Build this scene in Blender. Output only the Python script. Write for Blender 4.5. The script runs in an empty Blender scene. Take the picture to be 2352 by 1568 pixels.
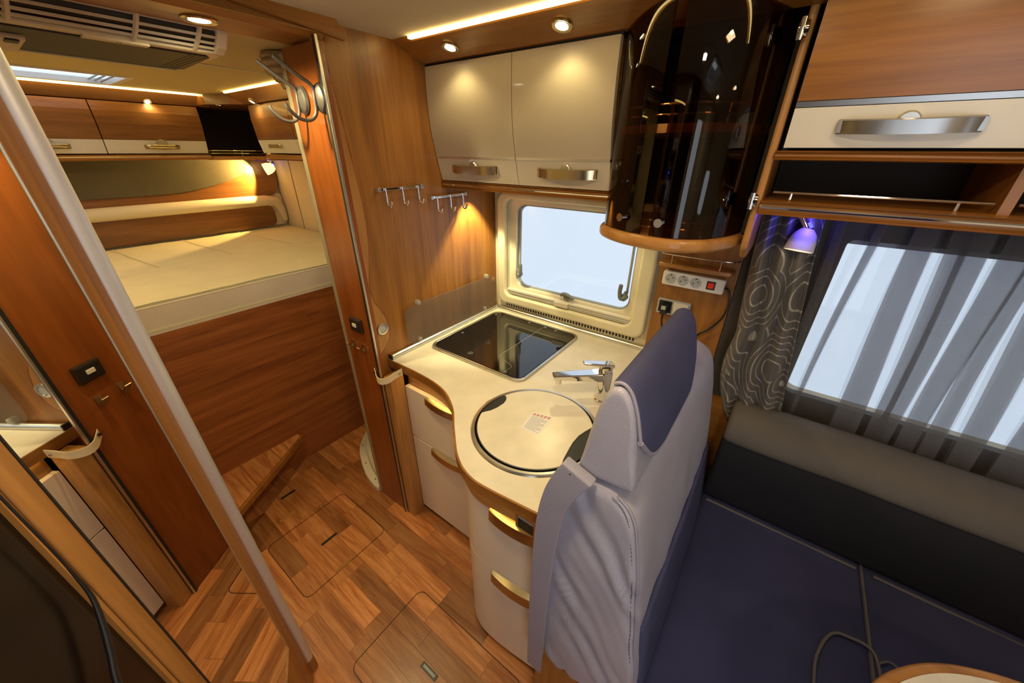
import bpy, bmesh, math, random
from mathutils import Vector, Matrix, noise
random.seed(7)
S = bpy.context.scene
COL = S.collection
pi = math.pi

# ------------------------------------------------------------------ camera
def make_camera():
    f_px, yaw, pitch, roll = 835.68, math.radians(126.137), math.radians(27.761), math.radians(0.324)
    f = Vector((math.cos(pitch)*math.cos(yaw), math.cos(pitch)*math.sin(yaw), -math.sin(pitch)))
    r = f.cross(Vector((0, 0, 1))).normalized(); u = r.cross(f)
    r2 = r*math.cos(roll) + u*math.sin(roll); u2 = -r*math.sin(roll) + u*math.cos(roll)
    cd = bpy.data.cameras.new('camera'); cd.sensor_width = 36; cd.lens = f_px/2352*36
    cd.clip_start = .01; cd.clip_end = 200
    co = bpy.data.objects.new('camera', cd); COL.objects.link(co)
    m = Matrix((r2, u2, -f)).transposed().to_4x4(); m.translation = (1.26, -1.57, 1.72)
    co.matrix_world = m
    S.camera = co
make_camera()

# ------------------------------------------------------------------ world and exposure
W = bpy.data.worlds.new('overcast'); S.world = W; W.use_nodes = True
W.node_tree.nodes['Background'].inputs[0].default_value = (.78, .88, 1.0, 1)
W.node_tree.nodes['Background'].inputs[1].default_value = 3.4
S.view_settings.view_transform = 'Standard'; S.view_settings.look = 'None'
S.view_settings.gamma = 1; S.view_settings.use_curve_mapping = False
S.view_settings.exposure = 0.0

SPOTC = (1.0, .84, .42); LEDC = (1.0, .66, .20)

# ------------------------------------------------------------------ materials
MATS = {}
def base_mat(name):
    m = bpy.data.materials.new(name); m.use_nodes = True
    nt = m.node_tree; b = nt.nodes['Principled BSDF']
    MATS[name] = m
    return m, nt, b
def sset(b, **k):
    for n, v in k.items():
        n = n.replace('_', ' ')
        if n in b.inputs:
            if n in ('Base Color', 'Emission Color', 'Sheen Tint', 'Coat Tint', 'Specular Tint') and len(v) == 3: v = (*v, 1)
            b.inputs[n].default_value = v
def plain(name, col, rough=.5, metal=0, noise_amt=.06, scale=8, bump=0, bscale=200, **k):
    m, nt, b = base_mat(name)
    sset(b, Roughness=rough, Metallic=metal, **k)
    tc = nt.nodes.new('ShaderNodeTexCoord'); nz = nt.nodes.new('ShaderNodeTexNoise')
    nz.inputs['Scale'].default_value = scale; nz.inputs['Detail'].default_value = 4
    nt.links.new(tc.outputs['Object'], nz.inputs['Vector'])
    rp = nt.nodes.new('ShaderNodeValToRGB'); e = rp.color_ramp.elements
    e[0].position = .3; e[1].position = .7
    e[0].color = (*[c*(1-noise_amt) for c in col], 1); e[1].color = (*[min(1, c*(1+noise_amt)) for c in col], 1)
    nt.links.new(nz.outputs['Fac'], rp.inputs['Fac']); nt.links.new(rp.outputs['Color'], b.inputs['Base Color'])
    if bump:
        n2 = nt.nodes.new('ShaderNodeTexNoise'); n2.inputs['Scale'].default_value = bscale; n2.inputs['Detail'].default_value = 3
        nt.links.new(tc.outputs['Object'], n2.inputs['Vector'])
        bp = nt.nodes.new('ShaderNodeBump'); bp.inputs['Strength'].default_value = bump; bp.inputs['Distance'].default_value = .002
        nt.links.new(n2.outputs['Fac'], bp.inputs['Height']); nt.links.new(bp.outputs['Normal'], b.inputs['Normal'])
    return m
def wood(name, cols, axis='z', rough=.35, coat=0.0, across=14, along=.9, tone=0.0, dist=.6):
    m, nt, b = base_mat(name)
    sset(b, Roughness=rough, Coat_Weight=coat, Coat_Roughness=.12)
    tc = nt.nodes.new('ShaderNodeTexCoord'); oi = nt.nodes.new('ShaderNodeObjectInfo')
    mul = nt.nodes.new('ShaderNodeMath'); mul.operation = 'MULTIPLY'; mul.inputs[1].default_value = 37.0
    nt.links.new(oi.outputs['Random'], mul.inputs[0])
    add = nt.nodes.new('ShaderNodeVectorMath'); add.operation = 'ADD'
    nt.links.new(tc.outputs['Object'], add.inputs[0]); nt.links.new(mul.outputs[0], add.inputs[1])
    mp = nt.nodes.new('ShaderNodeMapping')
    sc = [across]*3; sc['xyz'.index(axis)] = along
    mp.inputs['Scale'].default_value = sc
    nt.links.new(add.outputs[0], mp.inputs['Vector'])
    nz = nt.nodes.new('ShaderNodeTexNoise'); nz.inputs['Scale'].default_value = 1.0
    nz.inputs['Detail'].default_value = 6; nz.inputs['Roughness'].default_value = .62; nz.inputs['Distortion'].default_value = dist
    nt.links.new(mp.outputs[0], nz.inputs['Vector'])
    rp = nt.nodes.new('ShaderNodeValToRGB'); e = rp.color_ramp.elements
    e[0].position = .30; e[1].position = .72; mid = rp.color_ramp.elements.new(.5)
    e = rp.color_ramp.elements
    for el, c in zip(sorted(e, key=lambda q: q.position), cols): el.color = (*c, 1)
    nt.links.new(nz.outputs['Fac'], rp.inputs['Fac'])
    n2 = nt.nodes.new('ShaderNodeTexNoise'); n2.inputs['Scale'].default_value = 6.0; n2.inputs['Detail'].default_value = 3
    nt.links.new(mp.outputs[0], n2.inputs['Vector'])
    mx = nt.nodes.new('ShaderNodeMix'); mx.data_type = 'RGBA'; mx.blend_type = 'MULTIPLY'; mx.inputs['Factor'].default_value = .35
    nt.links.new(rp.outputs['Color'], mx.inputs['A']); nt.links.new(n2.outputs['Color'], mx.inputs['B'])
    r2 = nt.nodes.new('ShaderNodeValToRGB'); r2.color_ramp.elements[0].color = (.55, .55, .55, 1); r2.color_ramp.elements[1].color = (1, 1, 1, 1)
    r2.color_ramp.elements[0].position = .35; r2.color_ramp.elements[1].position = .6
    nt.links.new(n2.outputs['Fac'], r2.inputs['Fac']); nt.links.new(r2.outputs['Color'], mx.inputs['B'])
    out = mx.outputs['Result']
    if tone:
        mr = nt.nodes.new('ShaderNodeMapRange'); mr.inputs['To Min'].default_value = 1-tone; mr.inputs['To Max'].default_value = 1+tone*.6
        nt.links.new(oi.outputs['Random'], mr.inputs['Value'])
        vm = nt.nodes.new('ShaderNodeVectorMath'); vm.operation = 'SCALE'
        nt.links.new(out, vm.inputs[0]); nt.links.new(mr.outputs[0], vm.inputs['Scale'])
        out = vm.outputs[0]
    nt.links.new(out, b.inputs['Base Color'])
    bp = nt.nodes.new('ShaderNodeBump'); bp.inputs['Strength'].default_value = .08; bp.inputs['Distance'].default_value = .001
    nt.links.new(n2.outputs['Fac'], bp.inputs['Height']); nt.links.new(bp.outputs['Normal'], b.inputs['Normal'])
    return m
def emis(name, col, strength):
    m, nt, b = base_mat(name)
    sset(b, Base_Color=(.02, .02, .02), Emission_Color=col, Emission_Strength=strength)
    return m

HON = ((.19, .068, .011), (.315, .126, .023), (.405, .175, .037))
HONL = ((.31, .135, .032), (.43, .20, .052), (.52, .26, .078))
ORA = ((.17, .042, .006), (.26, .068, .010), (.33, .092, .014))
RED = ((.17, .046, .010), (.30, .090, .020), (.40, .135, .034))
BRN = ((.13, .050, .014), (.22, .090, .026), (.30, .13, .042))
wood('honey_z', HON, 'z'); wood('honey_x', HON, 'x', .3); wood('honey_y', HON, 'y', .3)
wood('honeyl_x', HONL, 'x', .3); wood('honeyl_z', HONL, 'z', .35); wood('honeyl_y', HONL, 'y', .3)
wood('orange_z', ORA, 'z', .3, .2, across=9); wood('red_y', RED, 'y', .45, across=22, along=1.2)
wood('brown_x', BRN, 'x', .3, .15, across=11); wood('brown_y', BRN, 'y', .3, .15, across=11)
wood('plank', ((.28, .082, .019), (.50, .190, .056), (.65, .300, .110)), 'x', .33, .15, across=26, along=2.2, tone=.50, dist=1.4)
plain('white_lacquer', (.47, .395, .28), .10, noise_amt=.02, Coat_Weight=.5, Coat_Roughness=.05)
plain('cream_lacquer', (.60, .52, .39), .12, noise_amt=.02, Coat_Weight=.5, Coat_Roughness=.05)
plain('white_panel', (.72, .68, .60), .3, noise_amt=.02)
plain('cream_drawer', (.74, .62, .48), .3, noise_amt=.03)
plain('worktop', (.72, .665, .545), .32, noise_amt=.07, scale=14)
plain('ceiling_beige', (.58, .50, .38), .9, noise_amt=.03, bump=.1)
plain('ceiling_cream', (.62, .50, .24), .85, noise_amt=.03)
plain('wall_beige', (.66, .60, .44), .6, noise_amt=.03)
plain('frame_and_shade', (.045, .033, .024), .6, noise_amt=.1)
plain('frame_cream', (.74, .68, .48), .45, noise_amt=.03)
plain('ac_plastic', (.62, .53, .40), .45, noise_amt=.03)
plain('ac_dark', (.016, .013, .010), .55, noise_amt=.2, scale=30)
plain('rubber', (.012, .012, .012), .5)
plain('black_plastic', (.015, .014, .013), .35)
plain('brown_plastic', (.035, .016, .008), .3)
plain('chrome', (.80, .80, .82), .06, 1.0, noise_amt=.01)
plain('steel', (.62, .60, .55), .28, 1.0, noise_amt=.05, scale=40)
plain('brass_nickel', (.55, .47, .30), .24, 1.0, noise_amt=.04)
plain('alu', (.70, .70, .68), .32, 1.0, noise_amt=.04)
plain('handle_grey', (.34, .33, .32), .3, 1.0, noise_amt=.04)
plain('alu_post', (.66, .66, .70), .42, .55, noise_amt=.03)
plain('alu_edge', (.34, .28, .18), .45, .3, noise_amt=.03)
plain('hook_metal', (.17, .155, .15), .4, .7)
plain('leather', (.36, .35, .43), .42, noise_amt=.05, bump=.35, bscale=420)
plain('leather_strap', (.29, .28, .36), .45, noise_amt=.05, bump=.3, bscale=420)
plain('suede', (.058, .062, .130), .85, noise_amt=.12, scale=6, Specular_IOR_Level=.15)
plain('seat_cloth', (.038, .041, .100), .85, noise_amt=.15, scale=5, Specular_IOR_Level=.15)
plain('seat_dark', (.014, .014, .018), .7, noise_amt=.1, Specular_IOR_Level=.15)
plain('piping', (.10, .095, .095), .6)
plain('cushion_brown', (.105, .092, .082), .6, noise_amt=.08, Specular_IOR_Level=.15)
plain('mattress', (.60, .53, .36), .85, noise_amt=.04, bump=.5, bscale=60)
plain('mattress_side', (.60, .50, .42), .9, noise_amt=.05, bump=.4, bscale=80)
plain('headboard_grey', (.10, .085, .05), .8, noise_amt=.1, bump=.3)
plain('roll_cream', (.72, .64, .48), .7, noise_amt=.03)
plain('white_plastic', (.78, .76, .72), .35, noise_amt=.02)
plain('cream_plastic', (.74, .68, .54), .4, noise_amt=.02)
plain('grey_socket', (.45, .46, .45), .4)
plain('red_switch', (.55, .02, .01), .25, Emission_Color=(1, .05, .02), Emission_Strength=.15)
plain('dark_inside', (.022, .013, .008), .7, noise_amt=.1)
plain('strap_cream', (.72, .60, .38), .6, noise_amt=.05)
plain('latch_grey', (.30, .33, .33), .4)
plain('latch_dark', (.16, .18, .18), .45)
plain('hob_black', (.006, .006, .006), .3)
plain('sill_white', (.66, .58, .44), .4, noise_amt=.05)
plain('curtain_roll', (.40, .29, .15), .8, noise_amt=.2, scale=30)
plain('shade_lamp', (.75, .70, .70), .5)
plain('sticker', (.80, .80, .82), .5, noise_amt=.01)
plain('ink', (.30, .30, .34), .6); plain('ink_red', (.55, .32, .30), .6)
emis('led', (1.0, .70, .24), 16); emis('led_rear', (1.0, .70, .20), 16)
emis('spot_glow', (1.0, .92, .62), 22); emis('spot_rear', (1.0, .92, .55), 8)
emis('led_under', (1.0, .66, .18), 12)
emis('lamp_warm', (1.0, .72, .25), 6); emis('lamp_white', (1.0, .85, .5), 5); emis('led_blue', (.03, .03, 1.0), 7)
def mirror_mat():
    m, nt, b = base_mat('mirror'); sset(b, Base_Color=(.86, .84, .80), Metallic=1.0, Roughness=.0)
mirror_mat()
def gloss_black():
    m, nt, b = base_mat('black_glass'); sset(b, Base_Color=(.006, .006, .006), Roughness=.03, Coat_Weight=.3)
    m, nt, b = base_mat('dark_gloss'); sset(b, Base_Color=(.006, .004, .003), Roughness=.22)
gloss_black()
def mix_transparent(name, tint, spec_rough, fac, diff=None, trans=None):
    m, nt, b = base_mat(name)
    out = nt.nodes['Material Output']; nt.nodes.remove(b)
    t = nt.nodes.new('ShaderNodeBsdfTransparent'); t.inputs[0].default_value = (*tint, 1)
    mix = nt.nodes.new('ShaderNodeMixShader')
    if diff is None:
        g = nt.nodes.new('ShaderNodeBsdfGlossy'); g.inputs['Roughness'].default_value = spec_rough
        fr = nt.nodes.new('ShaderNodeFresnel'); fr.inputs[0].default_value = 1.5
        ge = nt.nodes.new('ShaderNodeNewGeometry'); mr = nt.nodes.new('ShaderNodeMapRange')   # thin pane: same reflectance from both faces
        mr.inputs['To Min'].default_value = 1.5; mr.inputs['To Max'].default_value = 1/1.5
        nt.links.new(ge.outputs['Backfacing'], mr.inputs['Value']); nt.links.new(mr.outputs[0], fr.inputs[0])
        nt.links.new(fr.outputs[0], mix.inputs[0])
        nt.links.new(t.outputs[0], mix.inputs[1]); nt.links.new(g.outputs[0], mix.inputs[2])
    else:
        mix.inputs[0].default_value = fac
        d = nt.nodes.new('ShaderNodeBsdfDiffuse'); d.inputs[0].default_value = (*diff, 1)
        tr = nt.nodes.new('ShaderNodeBsdfTranslucent'); tr.inputs[0].default_value = (*(trans or diff), 1)
        m2 = nt.nodes.new('ShaderNodeMixShader'); m2.inputs[0].default_value = .5
        nt.links.new(d.outputs[0], m2.inputs[1]); nt.links.new(tr.outputs[0], m2.inputs[2])
        nt.links.new(t.outputs[0], mix.inputs[1]); nt.links.new(m2.outputs[0], mix.inputs[2])
    nt.links.new(mix.outputs[0], out.inputs[0])
    return m
mix_transparent('smoked_glass', (.46, .33, .215), .02, 0)
mix_transparent('window_pane', (.535, .545, .552), .03, 0)
mix_transparent('clear_pane', (.40, .42, .46), .03, 0)
mix_transparent('milky', (.8, .85, .9), 0, .7, (.85, .88, .9), (.9, .95, 1))
mix_transparent('frosted', (.90, .88, .84), 0, .26, (.42, .40, .36), (.5, .48, .42))
mix_transparent('clear_clip', (.8, .8, .8), 0, .45, (.8, .8, .78))
mix_transparent('sheer', (.95, .96, .98), 0, .17, (.24, .215, .19), (.30, .27, .24))
mix_transparent('sheer_pleat', (.70, .69, .70), 0, .52, (.21, .19, .17), (.26, .235, .21))
def pattern_curtain():
    m, nt, b = base_mat('curtain_pattern'); sset(b, Roughness=.5, Sheen_Weight=.2)
    tc = nt.nodes.new('ShaderNodeTexCoord'); mp = nt.nodes.new('ShaderNodeMapping')
    mp.inputs['Scale'].default_value = (9, 0.0, 5.5)
    nt.links.new(tc.outputs['Object'], mp.inputs[0])
    vo = nt.nodes.new('ShaderNodeTexVoronoi'); vo.inputs['Scale'].default_value = .8
    nt.links.new(mp.outputs[0], vo.inputs['Vector'])
    mu = nt.nodes.new('ShaderNodeMath'); mu.operation = 'MULTIPLY'; mu.inputs[1].default_value = 72
    nt.links.new(vo.outputs['Distance'], mu.inputs[0])
    si = nt.nodes.new('ShaderNodeMath'); si.operation = 'SINE'; nt.links.new(mu.outputs[0], si.inputs[0])
    rp = nt.nodes.new('ShaderNodeValToRGB'); e = rp.color_ramp.elements
    e[0].position = .80; e[0].color = (.085, .075, .070, 1); e[1].position = .93; e[1].color = (.34, .31, .26, 1)
    nt.links.new(si.outputs[0], rp.inputs[0]); nt.links.new(rp.outputs[0], b.inputs['Base Color'])
pattern_curtain()
M = MATS

# ------------------------------------------------------------------ mesh helpers
WP = {}
class MB:
    def __init__(s): s.v = []; s.f = []
    def _add(s, vs, fs):
        o = len(s.v); s.v += [tuple(p) for p in vs]; s.f += [tuple(i+o for i in q) for q in fs]; return s
    def box(s, x0, x1, y0, y1, z0, z1):
        vs = [(x, y, z) for z in (z0, z1) for y in (y0, y1) for x in (x0, x1)]
        return s._add(vs, [(0, 2, 3, 1), (4, 5, 7, 6), (0, 1, 5, 4), (2, 6, 7, 3), (0, 4, 6, 2), (1, 3, 7, 5)])
    def prism(s, pts, axis, a, b):
        def P(p, h):
            return {'z': (p[0], p[1], h), 'y': (p[0], h, p[1]), 'x': (h, p[0], p[1])}[axis]
        n = len(pts)
        vs = [P(p, a) for p in pts] + [P(p, b) for p in pts]
        return s._add(vs, [tuple(range(n))[::-1], tuple(range(n, 2*n))] + [(i, (i+1) % n, n+(i+1) % n, n+i) for i in range(n)])
    def holed(s, outer, holes, axis, a, b):
        def P(p, h):
            return {'z': (p[0], p[1], h), 'y': (p[0], h, p[1]), 'x': (h, p[0], p[1])}[axis]
        for h in (a, b):
            bm = bmesh.new(); ed = []
            for lp in [outer]+holes:
                vv = [bm.verts.new((p[0], p[1], 0)) for p in lp]
                ed += [bm.edges.new((vv[i], vv[(i+1) % len(vv)])) for i in range(len(vv))]
            bmesh.ops.triangle_fill(bm, use_beauty=True, edges=ed)
            bm.verts.index_update()
            s._add([P(v.co, h) for v in bm.verts], [[v.index for v in f.verts] for f in bm.faces])
            bm.free()
        for lp in [outer]+holes:
            n = len(lp)
            s._add([P(p, a) for p in lp]+[P(p, b) for p in lp], [(i, (i+1) % n, n+(i+1) % n, n+i) for i in range(n)])
        return s
    def tube(s, path, r, n=8, closed=False):
        path = [Vector(p) for p in path]; k = len(path); vs = []; fs = []
        rs = r if isinstance(r, (list, tuple)) else [r]*k
        up = None
        for i, p in enumerate(path):
            if closed: t = path[(i+1) % k]-path[i-1]
            else: t = path[min(i+1, k-1)]-path[max(i-1, 0)]
            t.normalize()
            if up is None:
                up = Vector((0, 0, 1)) if abs(t.z) < .9 else Vector((1, 0, 0))
            a = t.cross(up); 
            if a.length < 1e-5: a = t.cross(Vector((1, .3, .1)))
            a.normalize(); b2 = a.cross(t); b2.normalize(); up = b2
            for j in range(n):
                an = 2*pi*j/n; vs.append(p+(a*math.cos(an)+b2*math.sin(an))*rs[i])
        m = k if closed else k-1
        for i in range(m):
            for j in range(n):
                i2 = (i+1) % k
                fs.append((i*n+j, i*n+(j+1) % n, i2*n+(j+1) % n, i2*n+j))
        if not closed: fs += [tuple(range(n))[::-1], tuple(range((k-1)*n, k*n))]
        return s._add(vs, fs)
    def lathe(s, prof, c, axis='z', n=24, flip=1):
        vs = []; fs = []
        for r, h in prof:
            for j in range(n):
                an = 2*pi*j/n; x, y = r*math.cos(an), r*math.sin(an)
                o = {'z': (x, y, h*flip), 'y': (x, h*flip, y), 'x': (h*flip, x, y)}[axis]
                vs.append((c[0]+o[0], c[1]+o[1], c[2]+o[2]))
        k = len(prof)
        for i in range(k-1):
            for j in range(n): fs.append((i*n+j, i*n+(j+1) % n, (i+1)*n+(j+1) % n, (i+1)*n+j))
        fs += [tuple(range(n)), tuple(range((k-1)*n, k*n))]
        return s._add(vs, fs)
    def grid(s, nu, nv, fn, wrapu=False):
        vs = [fn(i/(nu if wrapu else nu-1) if nu > 1 else 0, j/(nv-1)) for j in range(nv) for i in range(nu)]
        fs = []
        for j in range(nv-1):
            for i in range(nu if wrapu else nu-1):
                fs.append((j*nu+i, j*nu+(i+1) % nu, (j+1)*nu+(i+1) % nu, (j+1)*nu+i))
        return s._add(vs, fs)
    def band(s, path, t, z0, z1, closed=False):
        """vertical wall of thickness t along a plan path (offset to the left of travel)"""
        off = offset(path, t, closed)
        n = len(path)
        vs = [(p[0], p[1], z0) for p in path]+[(p[0], p[1], z1) for p in path]+[(p[0], p[1], z0) for p in off]+[(p[0], p[1], z1) for p in off]
        fs = []
        for i in range(n if closed else n-1):
            j = (i+1) % n
            fs += [(i, j, n+j, n+i), (2*n+j, 2*n+i, 3*n+i, 3*n+j), (n+i, n+j, 3*n+j, 3*n+i), (j, i, 2*n+i, 2*n+j)]
        if not closed: fs += [(0, n, 3*n, 2*n), (n-1, 3*n-1, 4*n-1, 2*n-1)]
        return s._add(vs, fs)
    def build(s, name, mat, parent=None, bevel=0, smooth=None, seg=2, label=None, kind=None):
        xs = [p[0] for p in s.v]; ys = [p[1] for p in s.v]; zs = [p[2] for p in s.v]
        o = Vector(((min(xs)+max(xs))/2, (min(ys)+max(ys))/2, min(zs)))
        me = bpy.data.meshes.new(name)
        me.from_pydata([(p[0]-o.x, p[1]-o.y, p[2]-o.z) for p in s.v], [], s.f)
        bm = bmesh.new(); bm.from_mesh(me)
        bmesh.ops.remove_doubles(bm, verts=bm.verts, dist=1e-6)
        bmesh.ops.recalc_face_normals(bm, faces=bm.faces); bm.to_mesh(me); bm.free()
        me.materials.append(M[mat] if isinstance(mat, str) else mat)
        ob = bpy.data.objects.new(name, me); COL.objects.link(ob)
        place(ob, o, parent)
        if smooth is not None:
            me.polygons.foreach_set('use_smooth', [True]*len(me.polygons))
            me.set_sharp_from_angle(angle=math.radians(smooth))
        if bevel:
            bv = ob.modifiers.new('bevel', 'BEVEL'); bv.width = bevel; bv.segments = seg; bv.limit_method = 'ANGLE'; bv.angle_limit = math.radians(40)
        if label: ob['label'] = label
        if kind: ob['kind'] = kind
        return ob
def place(ob, o, parent):
    WP[ob] = Vector(o)
    if parent is None: ob.location = o
    else:
        ob.parent = parent; ob.location = Vector(o)-WP[parent]
def thing(name, label, cat, loc, group=None):
    e = bpy.data.objects.new(name, None); COL.objects.link(e); e.empty_display_size = .05
    WP[e] = Vector(loc); e.location = loc
    return tag(e, label, cat, group)
def tag(o, label, cat, group=None):
    o['label'] = label; o['category'] = cat
    if group: o['group'] = group
    return o
def struct(o, label=None):
    o['kind'] = 'structure'
    if label: o['label'] = label
    return o
def sempty(name, loc, label=None):
    e = bpy.data.objects.new(name, None); COL.objects.link(e); e.empty_display_size = .05
    WP[e] = Vector(loc); e.location = loc
    return struct(e, label)
def offset(path, t, closed=False):
    out = []; n = len(path)
    for i in range(n):
        a = path[i-1] if (i > 0 or closed) else path[i]; b = path[(i+1) % n] if (i < n-1 or closed) else path[i]
        d = Vector((b[0]-a[0], b[1]-a[1])); d.normalize()
        out.append((path[i][0]-d.y*t, path[i][1]+d.x*t))
    return out
def catmull(pts, k=6, closed=False):
    out = []; n = len(pts)
    rng = range(n) if closed else range(n-1)
    for i in rng:
        g = lambda j: Vector(pts[j % n]) if closed else Vector(pts[max(0, min(n-1, j))])
        p0, p1, p2, p3 = g(i-1), g(i), g(i+1), g(i+2)
        for q in range(k):
            t = q/k
            out.append(tuple(.5*((2*p1)+(p2-p0)*t+(2*p0-5*p1+4*p2-p3)*t*t+(3*p1-p0-3*p2+p3)*t**3)))
    if not closed: out.append(tuple(pts[-1]))
    return out
def rrect(x0, x1, y0, y1, r, k=5):
    o = []
    for cx, cy, a in ((x1-r, y1-r, 0), (x0+r, y1-r, 90), (x0+r, y0+r, 180), (x1-r, y0+r, 270)):
        for i in range(k+1):
            t = math.radians(a+90*i/k); o.append((cx+r*math.cos(t), cy+r*math.sin(t)))
    return o
def circ(cx, cy, r, n=40, a0=0, a1=2*pi):
    return [(cx+r*math.cos(a0+(a1-a0)*i/n), cy+r*math.sin(a0+(a1-a0)*i/n)) for i in range(n)]
def loft(mb, prof, axis, a, b, n=24, r0=.03, r1=.03, disp=None, k=3):
    """closed profile swept along an axis with rounded ends, as a cushion"""
    P2 = catmull(prof, k, True); c = Vector((sum(p[0] for p in P2)/len(P2), sum(p[1] for p in P2)/len(P2)))
    L = b-a; st = []
    for i in range(6): st.append(a+r0*(1-math.cos(pi/2*i/5)))
    for i in range(1, n): st.append(a+r0+(L-r0-r1)*i/n)
    for i in range(6): st.append(b-r1*(1-math.cos(pi/2*(5-i)/5)))
    rows = []; raws = []
    for t in st:
        d0, d1 = t-a, b-t; ins = 0
        if d0 < r0: ins = r0-math.sqrt(max(0, r0*r0-(r0-d0)**2))
        if d1 < r1: ins = r1-math.sqrt(max(0, r1*r1-(r1-d1)**2))
        row = []; raw = []
        for p in P2:
            v = Vector(p)-c; l = v.length; q = c+v*max(.05, (l-ins)/l)
            w = Vector({'y': (q.x, t, q.y), 'x': (t, q.x, q.y), 'z': (q.x, q.y, t)}[axis])
            raw.append(w)
            if disp: w = disp(w, (t-a)/L)
            row.append(w)
        rows.append(row); raws.append(raw)
    m = len(P2); vs = [w for r in rows for w in r]; fs = []
    for i in range(len(rows)-1):
        for j in range(m): fs.append((i*m+j, i*m+(j+1) % m, (i+1)*m+(j+1) % m, (i+1)*m+j))
    # dense caps: rings shrinking to the centroid
    for idx in (0, len(rows)-1):
        ring = raws[idx]; base = [idx*m+j for j in range(m)]
        cc = sum(ring, Vector())/m
        for f in (.95, .9, .85, .8, .74, .68, .62, .56, .5, .44, .38, .32, .26, .2, .14, .08):
            new = []
            for w in ring:
                q = cc+(w-cc)*f
                if disp: q = disp(q, 0 if idx == 0 else 1)
                new.append(len(vs)); vs.append(q)
            for j in range(m): fs.append((base[j], base[(j+1) % m], new[(j+1) % m], new[j]))
            base = new
        fs.append(tuple(base))
    return mb._add(vs, fs)
def lamp(name, kind, loc, energy, col, parent=None, size=.05, spot=None, blend=.5, aim=None, sizey=None):
    l = bpy.data.lights.new(name, kind); l.energy = energy; l.color = col
    if kind == 'AREA':
        l.size = size
        if sizey: l.shape = 'RECTANGLE'; l.size_y = sizey
    else: l.shadow_soft_size = size
    if kind == 'SPOT': l.spot_size = math.radians(spot); l.spot_blend = blend
    o = bpy.data.objects.new(name, l); COL.objects.link(o)
    if aim is not None:
        o.rotation_euler = (Vector(aim)-Vector(loc)).to_track_quat('-Z', 'Y').to_euler()
    place(o, loc, parent)
    return o

ZC = 2.05; ZB = 2.01   # ceilings of living area and bedroom
# ------------------------------------------------------------------ FLOOR
fl = struct(MB().box(-2.3, 4.0, -2.25, .0, -.06, -.004).build('floor', 'plank'))
lens = (.30, .36, .40, .46, .24)
pm = {}
for L in lens:
    q = MB().box(0, L-.0008, 0, .0792, -.004, 0).build('plank', 'plank', fl)
    pm[L] = q.data; bpy.data.objects.remove(q)
rowy = -1.065-.08*11
for r in range(19):
    y = rowy+.08*r
    if y > -.72: break
    x = -.80+random.uniform(-.3, 0)
    while x < 1.9:
        L = random.choice(lens)
        if y > -1.03 and x > .62: break          # under the kitchen unit and bench
        if y < -1.5 and x < .2: x += L; continue    # behind the mirror wall
        o = bpy.data.objects.new('plank', pm[L]); COL.objects.link(o)
        place(o, (x+L/2, y+.04, -.004+random.uniform(0, .0004)), fl); x += L
def seam(path, closed, w=.0016):
    mb = MB(); mb.tube([(p[0], p[1], .0004) for p in path], w, 6, closed); return mb
seam(rrect(-.345, .04, -1.388, -.982, .03), True).build('hatch_seam', 'brown_plastic', fl)
seam(rrect(.402, .95, -1.41, -1.066, .03), True).build('hatch_seam', 'brown_plastic', fl)
def slot(x0, x1, y0, y1, mat='black_plastic', lab='black recessed hatch pull'):
    o = MB().box(x0, x1, y0, y1, -.003, .0015).build('hatch_pull', mat, fl, bevel=.0006, label=lab)
    return o
slot(-.588, -.574, -1.212, -1.135); slot(-.152, -.138, -1.22, -1.14)
slot(-.455, -.435, -1.28, -1.204, 'honeyl_y', 'pale wooden hatch insert'); slot(.022, .042, -1.245, -1.17, 'honeyl_y', 'pale wooden hatch insert')
o = slot(.607, .686, -1.252, -1.231)
MB().box(.617, .676, -1.246, -1.237, .0012, .0028).build('pull_recess', 'latch_grey', o)

# ------------------------------------------------------------------ CEILINGS, WALLS
hat = rrect(1.45, 1.95, -1.75, -1.25, .06)
c = MB(); c.holed([(-.032, -2.25), (4.0, -2.25), (4.0, .05), (-.032, .05)], [hat], 'z', ZC, ZC+.04)
cl = struct(c.build('ceiling', 'ceiling_beige'))
sky2 = rrect(-1.74, -1.385, -1.75, -.965, .02)
c = MB(); c.holed([(-2.3, -2.25), (-.034, -2.25), (-.034, .05), (-2.3, .05)], [sky2], 'z', ZB, ZB+.08)
struct(c.build('ceiling', 'ceiling_cream'))
MB().box(-.75, -.735, -1.02, -.3, ZB-.004, ZB).build('ceiling_seam', 'ac_plastic', bpy.data.objects['ceiling.001'] if 'ceiling.001' in bpy.data.objects else cl)
# roof hatches
def roof_hatch(name, x0, x1, y0, y1, z, lab):
    w = sempty(name, ((x0+x1)/2, (y0+y1)/2, z), lab)
    m = MB(); m.holed(rrect(x0-.04, x1+.04, y0-.04, y1+.04, .05), [rrect(x0+.01, x1-.01, y0+.01, y1-.01, .05)], 'z', z-.012, z+.05)
    m.build('hatch_frame', 'white_plastic', w)
    MB().box(x0-.02, x1+.02, y0-.02, y1+.02, z+.09, z+.10).build('hatch_pane', 'clear_pane', w)
    return w
roof_hatch('window_1', 1.45, 1.95, -1.75, -1.25, ZC, 'roof hatch above the aisle')
w3 = sempty('window_2', (-1.56, -1.3, ZB), 'roof window above the bed')
m = MB(); m.holed(rrect(-1.76, -1.365, -1.77, -.945, .02), [rrect(-1.735, -1.39, -1.745, -.97, .02)], 'z', ZB-.006, ZB+.07)
m.build('hatch_frame', 'white_plastic', w3)
MB().box(-1.76, -1.36, -1.77, -.94, ZB+.016, ZB+.02).build('hatch_pane', 'milky', w3)
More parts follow.
